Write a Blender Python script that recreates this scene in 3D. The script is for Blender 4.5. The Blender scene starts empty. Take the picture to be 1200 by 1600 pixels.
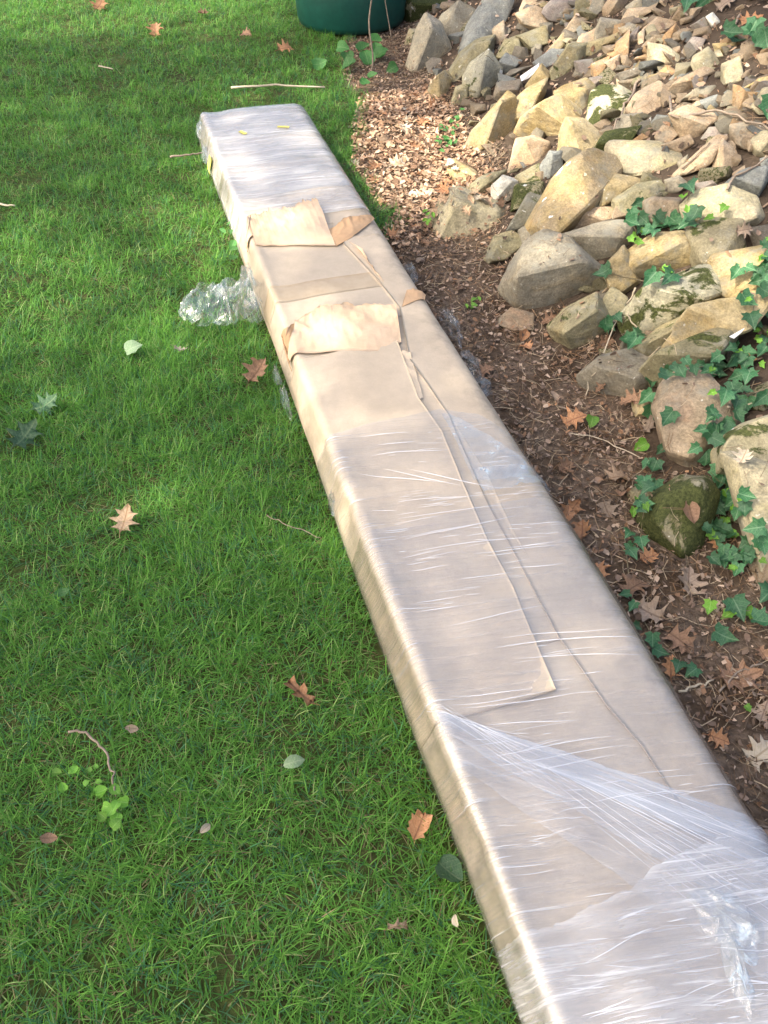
import bpy, bmesh, math, random
import numpy as np
from mathutils import Vector, Matrix, Euler
from mathutils.bvhtree import BVHTree

R = math.radians
S = bpy.context.scene
COL = S.collection
rng = np.random.default_rng(7)
random.seed(7)

# ------------------------------------------------------------------ camera
CAM_H, FPX, PITCH = 1.5, 1295.0, R(45)
cd = bpy.data.cameras.new('camera'); cam = bpy.data.objects.new('camera', cd); COL.objects.link(cam)
cam.location = (0, 0, CAM_H); cam.rotation_euler = (R(90) - PITCH, 0, 0)
cd.sensor_fit = 'VERTICAL'; cd.sensor_height = 24; cd.lens = 24 * FPX / 1600
cd.clip_start = 0.02; cd.clip_end = 400
S.camera = cam
# ------------------------------------------------------------------ sky, sun, exposure
SUN_EL, SUN_AZ = R(47), R(-112)            # azimuth from +Y towards +X: the sun stands to the left, a little behind the camera
w = bpy.data.worlds.new('World'); S.world = w; w.use_nodes = True
nt = w.node_tree; bg = nt.nodes['Background']
sk = nt.nodes.new('ShaderNodeTexSky'); sk.sky_type = 'NISHITA'; sk.sun_disc = False
sk.sun_elevation = SUN_EL; sk.sun_rotation = SUN_AZ
sk.air_density = 1.0; sk.dust_density = 7.0; sk.ozone_density = 0.6
nt.links.new(sk.outputs[0], bg.inputs[0]); bg.inputs[1].default_value = 0.15
SUN = Vector((math.sin(SUN_AZ) * math.cos(SUN_EL), math.cos(SUN_AZ) * math.cos(SUN_EL), math.sin(SUN_EL)))
ld = bpy.data.lights.new('sun', 'SUN'); ld.energy = 3.1; ld.angle = R(0.6); ld.color = (1, 0.93, 0.80)
sun = bpy.data.objects.new('sun', ld); COL.objects.link(sun)
sun.rotation_euler = SUN.to_track_quat('Z', 'Y').to_euler(); sun.location = (-6, -3, 12)
S.view_settings.view_transform = 'Standard'; S.view_settings.look = 'None'
S.view_settings.gamma = 1; S.view_settings.use_curve_mapping = False
S.view_settings.exposure = 1.6
S.render.engine = 'CYCLES'
S.cycles.max_bounces = 8; S.cycles.transparent_max_bounces = 24; S.cycles.diffuse_bounces = 3
S.cycles.glossy_bounces = 3; S.cycles.transmission_bounces = 4

# ------------------------------------------------------------------ frames of reference
DX, DY = math.sin(R(-16.6)), math.cos(R(16.6))      # along the carton
NX, NY = DY, -DX                                    # across it
def SN(s, n, z=0.0): return (s * DX + n * NX, s * DY + n * NY, z)
CA, SA = math.cos(PITCH), math.sin(PITCH)
def ray(px, py):
    a, b = px - 600.0, 800.0 - py
    return np.array([a, CA * FPX + SA * b, -SA * FPX + CA * b])
def at(px, py, z=0.0):
    d = ray(px, py); return np.array([0, 0, CAM_H]) + d * ((CAM_H - z) / -d[2])
def topsn(px, py, z=0.127):
    q = at(px, py, z); return q[0] * DX + q[1] * DY, q[0] * NX + q[1] * NY
def topix(x, y, z):
    v = (x, y, z - CAM_H); fx = v[0]; fd = v[1] * CA - v[2] * SA; up = v[1] * SA + v[2] * CA
    return 600 + FPX * fx / fd, 800 - FPX * up / fd

# ------------------------------------------------------------------ noise (value noise on a lattice, vectorised)
_perm = np.random.default_rng(3).random((64, 64, 64)).astype(np.float32)
def vnoise(p, scale=1.0, seed=0):
    p = np.asarray(p, float) * scale + seed * 17.13
    i = np.floor(p).astype(int); f = p - i; f = f * f * (3 - 2 * f)
    out = 0
    for dx in (0, 1):
        for dy in (0, 1):
            for dz in (0, 1):
                wgt = (f[..., 0] if dx else 1 - f[..., 0]) * (f[..., 1] if dy else 1 - f[..., 1]) * (f[..., 2] if dz else 1 - f[..., 2])
                out = out + wgt * _perm[(i[..., 0] + dx) % 64, (i[..., 1] + dy) % 64, (i[..., 2] + dz) % 64]
    return out * 2 - 1
def v2(x, y, scale, seed=0): return vnoise(np.stack([x, y, np.zeros_like(x)], -1), scale, seed)

# ------------------------------------------------------------------ terrain
NBS = np.array([-2, 0.3, 0.8, 1.2, 1.6, 2.0, 2.4, 2.7, 3.2, 3.5, 4.0, 4.3, 4.9, 5.7, 6.6, 9.0])
NBN = np.array([1.4, 1.36, 1.24, 1.16, 1.24, 1.20, 1.15, 1.16, 1.42, 1.46, 1.55, 1.50, 1.62, 1.92, 2.2, 2.6])
NLS = np.array([-2, 1.9, 2.2, 2.75, 2.95, 3.05, 3.2, 3.55, 3.95, 4.35, 4.7, 5.1, 5.6, 6.5, 9.0])
NLN = np.array([0.6, 0.6, 0.7, 0.84, 0.93, 1.03, 0.97, 0.98, 1.08, 1.23, 1.24, 1.30, 1.5, 2.0, 2.4])
def sn_of(x, y): return x * DX + y * DY, x * NX + y * NY
def terrain(x, y):
    x = np.asarray(x, float); y = np.asarray(y, float)
    s, n = sn_of(x, y)
    d = n - np.interp(s, NBS, NBN)
    z = 0.27 * (np.sqrt(d * d + 0.006) + d)
    z = np.where(z > 0.6, 0.6 + (z - 0.6) * 0.6, z)
    z = np.minimum(z, 2.2)
    near = np.exp(-np.maximum(0, np.hypot(x, y - 2) - 6) / 4)
    z = z + near * (0.012 * v2(x, y, 3.0, 1) + 0.006 * v2(x, y, 9.0, 2)) * np.where(n > 0.7, 1.0, 0.55)
    return z - 0.012
def lawn_amt(x, y):
    s, n = sn_of(x, y)
    return np.clip((np.interp(s, NLS, NLN) + 0.07 * v2(x, y, 9, 5) - n) / 0.09, 0, 1)
def march(px, py):
    d = ray(px, py); d = d / np.linalg.norm(d); t = np.linspace(0.6, 14, 2700)
    p = np.array([0, 0, CAM_H]) + d[None] * t[:, None]
    below = p[:, 2] < terrain(p[:, 0], p[:, 1])
    k = int(np.argmax(below)) if below.any() else len(t) - 1
    return p[k], d, t[k]

# ------------------------------------------------------------------ mesh helpers
def mk_mesh(name, verts, faces, smooth=True):
    me = bpy.data.meshes.new(name)
    verts = np.asarray(verts, np.float32)
    if isinstance(faces, np.ndarray):
        nf, k = faces.shape
        me.vertices.add(len(verts)); me.vertices.foreach_set('co', verts.ravel())
        me.loops.add(nf * k); me.loops.foreach_set('vertex_index', faces.astype(np.int32).ravel())
        me.polygons.add(nf); me.polygons.foreach_set('loop_start', np.arange(0, nf * k, k, dtype=np.int32))
        me.update(calc_edges=True); me.validate()
    else:
        me.from_pydata([tuple(map(float, v)) for v in verts], [], faces); me.update()
    me.polygons.foreach_set('use_smooth', np.full(len(me.polygons), smooth))
    return me
def attr(me, name, vals, kind='FLOAT'):
    a = me.attributes.new(name, kind, 'POINT')
    vals = np.asarray(vals, np.float32)
    if kind == 'FLOAT': a.data.foreach_set('value', vals)
    elif kind == 'FLOAT_VECTOR': a.data.foreach_set('vector', vals.ravel())
    else: a.data.foreach_set('color', vals.ravel())
def link(name, me, mat=None, loc=(0, 0, 0), parent=None):
    o = bpy.data.objects.new(name, me); COL.objects.link(o); o.location = loc
    if mat is not None and me is not None and not me.materials: me.materials.append(mat)
    if parent is not None: o.parent = parent
    return o
def tag(o, label=None, cat=None, group=None, kind=None):
    if label: o['label'] = label
    if cat: o['category'] = cat
    if group: o['group'] = group
    if kind: o['kind'] = kind
    return o
def world_obj(name, verts, faces, mat, loc=None, parent=None, smooth=True):
    verts = np.asarray(verts, float)
    if loc is None: loc = verts.mean(0) if parent is None else np.array(parent.location)
    loc = np.array(loc, float)
    me = mk_mesh(name, verts - loc, faces, smooth)
    o = link(name, me, mat, loc if parent is None else loc - np.array(parent.location), parent)
    return o
def empty(name, loc):
    o = bpy.data.objects.new(name, None); COL.objects.link(o); o.location = loc; o.empty_display_size = 0.05
    return o

# ------------------------------------------------------------------ material helpers
class NT:
    def __init__(s, name):
        s.m = bpy.data.materials.new(name); s.m.use_nodes = True; s.t = s.m.node_tree
        s.b = s.t.nodes['Principled BSDF']; s.out = s.t.nodes['Material Output']
    def n(s, typ, **kw):
        nd = s.t.nodes.new('ShaderNode' + typ)
        for k, v in kw.items(): setattr(nd, k, v)
        return nd
    def l(s, a, b): s.t.links.new(a, b)
    def put(s, sock, v):
        if hasattr(v, 'is_linked') or isinstance(v, bpy.types.NodeSocket): s.l(v, sock)
        else: sock.default_value = v
    def coord(s, which='Object', rnd=0.0):
        tc = s.n('TexCoord'); o = tc.outputs[which]
        if rnd:
            oi = s.n('ObjectInfo'); vm = s.n('VectorMath', operation='MULTIPLY_ADD')
            s.l(oi.outputs['Random'], vm.inputs[0]); vm.inputs[1].default_value = (rnd, rnd * 1.7, rnd * 0.6); s.l(o, vm.inputs[2]); o = vm.outputs[0]
        return o
    def noise(s, vec, scale, detail=4, rough=0.55, dist=0.0):
        nd = s.n('TexNoise'); s.l(vec, nd.inputs['Vector'])
        nd.inputs['Scale'].default_value = scale; nd.inputs['Detail'].default_value = detail
        nd.inputs['Roughness'].default_value = rough; nd.inputs['Distortion'].default_value = dist
        return nd.outputs['Fac']
    def ramp(s, fac, a, b, lo=0.0, hi=1.0):
        nd = s.n('MapRange'); s.l(fac, nd.inputs[0]); nd.interpolation_type = 'SMOOTHSTEP'
        nd.inputs[1].default_value = a; nd.inputs[2].default_value = b; nd.inputs[3].default_value = lo; nd.inputs[4].default_value = hi
        return nd.outputs[0]
    def mix(s, fac, a, b, blend='MIX'):
        nd = s.n('MixRGB', blend_type=blend)
        s.put(nd.inputs[0], fac)
        for i, v in ((1, a), (2, b)):
            if isinstance(v, (tuple, list)): v = tuple(v) + ((1,) if len(v) == 3 else ())
            s.put(nd.inputs[i], v)
        return nd.outputs[0]
    def math(s, op, a, b=0.0):
        nd = s.n('Math', operation=op); s.put(nd.inputs[0], a); s.put(nd.inputs[1], b); return nd.outputs[0]
    def attr(s, name, out='Fac'):
        nd = s.n('Attribute'); nd.attribute_name = name; return nd.outputs[out]
    def bump(s, h, strength=0.3, dist=0.01, normal=None):
        nd = s.n('Bump'); s.l(h, nd.inputs['Height']); nd.inputs['Strength'].default_value = strength; nd.inputs['Distance'].default_value = dist
        if normal is not None: s.l(normal, nd.inputs['Normal'])
        return nd.outputs[0]
    def base(s, c): s.put(s.b.inputs['Base Color'], c if not isinstance(c, (tuple, list)) else tuple(c) + (1,))
    def rough(s, v): s.put(s.b.inputs['Roughness'], v)

def brightness(N, c, lo=0.66, hi=1.0):
    oi = N.n('ObjectInfo'); v = N.ramp(oi.outputs['Random'], 0, 1, lo, hi)
    cx = N.n('CombineXYZ')
    for i in range(3): N.l(v, cx.inputs[i])
    return N.mix(1.0, c, cx.outputs[0], 'MULTIPLY')

def rock_mat(name, base, alt, stain, stain_amt=0.5, moss=0.0, lichen=0.0):
    N = NT(name); v = N.coord('Object', 31.0)
    big = N.noise(v, 9, 5, 0.6, 0.6)
    c = N.mix(N.ramp(big, 0.36, 0.64), base, alt)
    st = N.noise(v, 7, 6, 0.65, 1.2)
    c = N.mix(N.math('MULTIPLY', N.ramp(st, 0.50, 0.74), stain_amt), c, stain)
    fine = N.noise(v, 150, 3, 0.7)
    c = N.mix(0.55, c, N.mix(N.ramp(fine, 0.3, 0.7), (0.55, 0.55, 0.55), (1.35, 1.33, 1.28)), 'MULTIPLY')
    mid = N.noise(v, 34, 5, 0.65)
    c = N.mix(0.5, c, N.mix(N.ramp(mid, 0.32, 0.68), (0.62, 0.62, 0.60), (1.3, 1.3, 1.28)), 'MULTIPLY')
    c = brightness(N, c)
    grey = N.noise(v, 13, 6, 0.7)
    c = N.mix(N.math('MULTIPLY', N.ramp(grey, 0.48, 0.68), 0.6), c, (0.225, 0.22, 0.18))
    sp = N.noise(v, 55, 2, 0.5)
    c = N.mix(N.math('MULTIPLY', N.ramp(sp, 0.70, 0.74), 0.5), c, (0.62, 0.60, 0.52))
    if lichen:
        lv = N.noise(v, 15, 3, 0.55, 0.3)
        c = N.mix(N.ramp(lv, 0.70 - 0.1 * lichen, 0.72 - 0.1 * lichen), c, (0.72, 0.71, 0.66))
    if moss:
        mo = N.noise(v, 8, 6, 0.68, 0.5)
        mcol = N.mix(N.ramp(fine, 0.3, 0.7), (0.028, 0.035, 0.010), (0.085, 0.095, 0.028))
        c = N.mix(N.ramp(mo, 0.60 - 0.22 * moss, 0.66 - 0.22 * moss), c, mcol)
    N.base(c); N.rough(0.88); N.b.inputs['Specular IOR Level'].default_value = 0.25
    h = N.math('ADD', N.math('MULTIPLY', mid, 0.7), N.math('MULTIPLY', fine, 0.3))
    mp = N.n('Mapping'); N.l(v, mp.inputs[0]); mp.inputs['Rotation'].default_value = (0.5, 0.35, 0.2); mp.inputs['Scale'].default_value = (7, 7, 38)
    strata = N.noise(mp.outputs[0], 1.0, 4, 0.6, 0.3)
    b1 = N.bump(h, 0.9, 0.007)
    b1 = N.bump(strata, 0.45, 0.010, b1)
    N.l(N.bump(st, 0.5, 0.012, b1), N.b.inputs['Normal'])
    return N.m
OCH, RUST = (0.40, 0.305, 0.145), (0.46, 0.26, 0.10)
ROCK = {
    'ochre': rock_mat('ochre sandstone', OCH, (0.47, 0.38, 0.22), (0.48, 0.31, 0.11), 0.5),
    'ochrel': rock_mat('ochre sandstone with lichen', OCH, (0.37, 0.29, 0.18), (0.44, 0.25, 0.09), 0.6, lichen=0.55),
    'tan': rock_mat('tan sandstone', (0.42, 0.31, 0.20), (0.50, 0.39, 0.27), (0.46, 0.28, 0.13), 0.4),
    'rust': rock_mat('rusty sandstone', (0.42, 0.26, 0.13), (0.47, 0.33, 0.19), (0.42, 0.20, 0.08), 0.5),
    'grey': rock_mat('grey fieldstone', (0.29, 0.26, 0.20), (0.34, 0.30, 0.22), (0.37, 0.26, 0.12), 0.5),
    'greyl': rock_mat('grey fieldstone with lichen', (0.25, 0.24, 0.19), (0.31, 0.29, 0.21), (0.35, 0.26, 0.12), 0.3, moss=0.25, lichen=0.5),
    'slate': rock_mat('blue grey slate', (0.20, 0.21, 0.20), (0.27, 0.275, 0.25), (0.34, 0.28, 0.16), 0.3),
    'olive': rock_mat('olive fieldstone', (0.26, 0.235, 0.14), (0.33, 0.29, 0.175), (0.38, 0.27, 0.11), 0.4, moss=0.12),
    'brown': rock_mat('brown fieldstone', (0.27, 0.21, 0.14), (0.33, 0.26, 0.18), (0.26, 0.13, 0.07), 0.45),
    'pale': rock_mat('pale fieldstone', (0.41, 0.36, 0.23), (0.47, 0.41, 0.28), (0.42, 0.36, 0.15), 0.5),
    'palem': rock_mat('pale fieldstone with dark moss', (0.44, 0.41, 0.29), (0.50, 0.46, 0.32), (0.42, 0.38, 0.16), 0.4, moss=0.5),
    'moss': rock_mat('mossy fieldstone', (0.30, 0.27, 0.16), (0.36, 0.31, 0.19), (0.36, 0.27, 0.12), 0.3, moss=0.85, lichen=0.2),
    'mossy': rock_mat('half mossy fieldstone', (0.32, 0.28, 0.17), (0.38, 0.33, 0.21), (0.36, 0.27, 0.12), 0.3, moss=0.45, lichen=0.1),
    'dark': rock_mat('dark brown grey stone', (0.19, 0.165, 0.13), (0.25, 0.215, 0.17), (0.28, 0.20, 0.11), 0.3),
    'mauve': rock_mat('mauve grey stone', (0.27, 0.225, 0.195), (0.34, 0.29, 0.25), (0.36, 0.24, 0.15), 0.3),
    'white': rock_mat('whitish stone', (0.62, 0.59, 0.50), (0.70, 0.67, 0.58), (0.5, 0.42, 0.25), 0.2),
}
def leaf_mat(name, c1, c2, rough=0.5, trans=0.3, vein=None, gloss=0.4, scale=14):
    N = NT(name); v = N.coord('Object', 9.0)
    f = N.noise(v, scale, 4, 0.6)
    c = N.mix(N.ramp(f, 0.3, 0.7), c1, c2)
    if vein:
        sep = N.n('SeparateXYZ'); N.l(N.coord('Object'), sep.inputs[0])
        ax = N.math('ABSOLUTE', sep.outputs[0]); ay = sep.outputs[1]
        mid = N.ramp(ax, 0.012, 0.035, 1, 0)
        # side veins: diagonals leaving the midrib
        dg = N.math('SINE', N.math('MULTIPLY', N.math('SUBTRACT', ay, N.math('MULTIPLY', ax, 0.9)), 30.0))
        sv = N.math('MULTIPLY', N.ramp(dg, 0.90, 1.0), 0.55)
        c = N.mix(N.math('MAXIMUM', mid, sv), c, vein)
    c = brightness(N, c, 0.7, 1.25)
    N.base(c); N.rough(rough); N.b.inputs['Specular IOR Level'].default_value = gloss
    N.l(N.bump(f, 0.3, 0.05), N.b.inputs['Normal'])
    tr = N.n('BsdfTranslucent'); N.put(tr.inputs[0], c)
    mx = N.n('MixShader'); mx.inputs[0].default_value = trans
    N.l(N.b.outputs[0], mx.inputs[1]); N.l(tr.outputs[0], mx.inputs[2]); N.l(mx.outputs[0], N.out.inputs[0])
    return N.m
def attr_leaf_mat(name, rough=0.5, trans=0.35, gloss=0.35):
    N = NT(name); c = N.attr('tint', 'Color')
    N.base(c); N.rough(rough); N.b.inputs['Specular IOR Level'].default_value = gloss
    tr = N.n('BsdfTranslucent'); N.put(tr.inputs[0], c)
    mx = N.n('MixShader'); mx.inputs[0].default_value = trans
    N.l(N.b.outputs[0], mx.inputs[1]); N.l(tr.outputs[0], mx.inputs[2]); N.l(mx.outputs[0], N.out.inputs[0])
    return N.m
def simple_mat(name, c1, c2, scale=40, rough=0.8, bump=0.3, gloss=0.3, bd=0.003):
    N = NT(name); v = N.coord('Object', 5.0); f = N.noise(v, scale, 5, 0.6)
    N.base(N.mix(N.ramp(f, 0.3, 0.7), c1, c2)); N.rough(rough); N.b.inputs['Specular IOR Level'].default_value = gloss
    N.l(N.bump(f, bump, bd), N.b.inputs['Normal'])
    return N.m

# ------------------------------------------------------------------ ground sheet
def ground():
    def axis(lo, hi, step, far):
        mid = np.arange(lo, hi + 1e-6, step)
        out = np.array([0.15, 0.5, 1.2, 2.5, 5, 9, 16, 28, 45, far])
        return np.concatenate([(lo - out)[::-1], mid, hi + out])
    xs, ys = axis(-4, 4.5, 0.035, 70), axis(-1.2, 8.5, 0.035, 70)
    X, Y = np.meshgrid(xs, ys); Z = terrain(X, Y)
    V = np.stack([X, Y, Z], -1).reshape(-1, 3)
    nx, ny = len(xs), len(ys); i = np.arange(nx * ny).reshape(ny, nx)
    F = np.stack([i[:-1, :-1], i[:-1, 1:], i[1:, 1:], i[1:, :-1]], -1).reshape(-1, 4)
    me = mk_mesh('ground', V, F); attr(me, 'lawn', lawn_amt(V[:, 0], V[:, 1]))
    s_, n_ = sn_of(V[:, 0], V[:, 1]); attr(me, 'bank', np.clip((n_ - np.interp(s_, NBS, NBN) + 0.03) / 0.06, 0, 1))
    N = NT('soil and thatch'); v = N.coord('Object')
    a, b = N.noise(v, 6, 5), N.noise(v, 70, 5, 0.7)
    soil = N.mix(N.ramp(b, 0.3, 0.7), (0.080, 0.058, 0.041), (0.21, 0.155, 0.112))
    soil = N.mix(N.ramp(a, 0.4, 0.65), soil, (0.075, 0.050, 0.032))
    soil = N.mix(N.math('MULTIPLY', N.attr('bank'), 0.75), soil, (0.050, 0.038, 0.028))
    turf = N.mix(N.ramp(b, 0.3, 0.7), (0.030, 0.045, 0.012), (0.085, 0.105, 0.030))
    turf = N.mix(N.ramp(a, 0.45, 0.7), turf, (0.06, 0.06, 0.025))
    N.base(N.mix(N.attr('lawn'), soil, turf)); N.rough(0.95); N.b.inputs['Specular IOR Level'].default_value = 0.1
    N.l(N.bump(b, 0.8, 0.01), N.b.inputs['Normal'])
    tag(link('ground', me, N.m), 'lawn soil rising into a stony bank on the right', kind='structure')
    return V, F
GV, GF = ground()
SURF = [(GV, GF)]

# ------------------------------------------------------------------ rocks
def ico(sub):
    bm = bmesh.new(); bmesh.ops.create_icosphere(bm, subdivisions=sub, radius=1)
    V = np.array([v.co[:] for v in bm.verts]); F = np.array([[v.index for v in f.verts] for f in bm.faces]); bm.free(); return V, F
ICO = {k: ico(k) for k in (2, 3, 4, 5)}
def hull2(P):
    P = sorted(map(tuple, P)); out = []
    for seq in (P, P[::-1]):
        h = []
        for p in seq:
            while len(h) > 1 and (h[-1][0] - h[-2][0]) * (p[1] - h[-2][1]) - (h[-1][1] - h[-2][1]) * (p[0] - h[-2][0]) <= 0: h.pop()
            h.append(p)
        out += h[:-1]
    return np.array(out)
def broken_stone(pts, cuts, seed, amp, soft=0.35):
    """hull of a few corner points, cut finer, roughened: flat broken faces with chipped edges"""
    bm = bmesh.new()
    for p in pts: bm.verts.new(p)
    r = bmesh.ops.convex_hull(bm, input=bm.verts)
    bmesh.ops.delete(bm, geom=list({g for g in r['geom_interior'] + r['geom_unused'] if isinstance(g, bmesh.types.BMVert)}), context='VERTS')
    bmesh.ops.dissolve_limit(bm, angle_limit=R(9), verts=bm.verts, edges=bm.edges)
    bmesh.ops.triangulate(bm, faces=bm.faces)
    # chamfer the corners a little, then refine
    size = max((v.co.length for v in bm.verts))
    bmesh.ops.bevel(bm, geom=list(bm.edges), offset=size * 0.035, segments=1, affect='EDGES', profile=0.6, clamp_overlap=True)
    bmesh.ops.triangulate(bm, faces=bm.faces)
    for it in range(3):
        L = size * (0.42, 0.24, 0.14)[it]
        if it >= cuts: break
        es = [e for e in bm.edges if e.calc_length() > L]
        if es: bmesh.ops.subdivide_edges(bm, edges=es, cuts=1, use_grid_fill=False); bmesh.ops.triangulate(bm, faces=bm.faces)
    bmesh.ops.remove_doubles(bm, verts=bm.verts, dist=size * 0.004)
    bmesh.ops.recalc_face_normals(bm, faces=bm.faces)
    bm.verts.index_update()
    V = np.array([v.co[:] for v in bm.verts]); F = np.array([[v.index for v in f.verts] for f in bm.faces]); bm.free()
    Vn = V / size
    k = 1 + amp * vnoise(Vn, 1.7, seed) + amp * 0.9 * vnoise(Vn, 4.5, seed + 3) + amp * 0.55 * vnoise(Vn, 10, seed + 5)
    return V * k[:, None], F
RID = [0]
def traced_rock(label, key, poly, name='rock', cat='rock', lift=0.3, thick=0.5, group=None, sub=4):
    RID[0] += 1; rd = np.random.default_rng(RID[0] * 11 + 5)
    P = hull2(poly); c = P.mean(0)
    hit, d, t = march(*c)
    right = np.array([1.0, 0, 0]); right -= d * (right @ d); right /= np.linalg.norm(right)
    up = np.cross(right, d)          # image up
    if up[2] < 0: up = -up
    toward = -d
    k = t / np.linalg.norm(ray(*c)) * 1.0
    Q = np.stack([(P[:, 0] - c[0]) * k, -(P[:, 1] - c[1]) * k], -1)
    # true direction lengths: pixel -> metre at depth along the ray
    size = Q.max(0) - Q.min(0); cw = thick * min(size)
    U = np.stack([right, up, toward])
    pts = []
    for a in Q:
        pts.append((a[0], a[1], cw * rd.uniform(-0.25, 0.25)))
        pts.append((a[0] * rd.uniform(.6, .8), a[1] * rd.uniform(.6, .8), -cw * rd.uniform(0.7, 0.9)))
    tu, tv = rd.uniform(-0.45, 0.45), rd.uniform(-0.75, 0.15)
    kind = rd.random()
    if kind < 0.62:      # one broad broken face
        ku, kv = rd.uniform(0.55, 0.82), rd.uniform(0.5, 0.8); ou, ov = rd.uniform(-.12, .12) * size[0], rd.uniform(-.14, .08) * size[1]
        for a in Q[::1 if len(Q) < 7 else 2]:
            u_, v_ = a[0] * ku + ou, a[1] * kv + ov
            pts.append((u_, v_, cw * (0.85 + tu * u_ / size[0] * 2 + tv * v_ / size[1] * 2 + rd.normal(0, .04))))
    else:                # a ridge with two falling faces
        an = rd.uniform(-0.7, 0.9) if size[0] > size[1] else rd.uniform(0.7, 2.2)
        for f in (-0.5, 0.05, 0.55):
            pts.append((math.cos(an) * f * size[0] * .55, math.sin(an) * f * size[1] * .55 + .08 * size[1], cw * rd.uniform(0.8, 1.0)))
    V, F = broken_stone(pts, 3 if sub > 3 else 2, RID[0], 0.030)
    for ax in (0, 1):
        lo, hi = V[:, ax].min(), V[:, ax].max(); V[:, ax] = (V[:, ax] - lo) / (hi - lo) * (Q[:, ax].max() - Q[:, ax].min()) + Q[:, ax].min()
    V = V * np.array([1.19, 1.19, 1.08]) @ U
    loc = hit + toward * cw * lift
    me = mk_mesh(name, V, F); me.set_sharp_from_angle(angle=R(24))
    o = link(name, me, ROCK[key], loc)
    tag(o, label, cat, group)
    SURF.append((V + loc, F))
    return o
W = 'stones of the bank edge'
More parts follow.
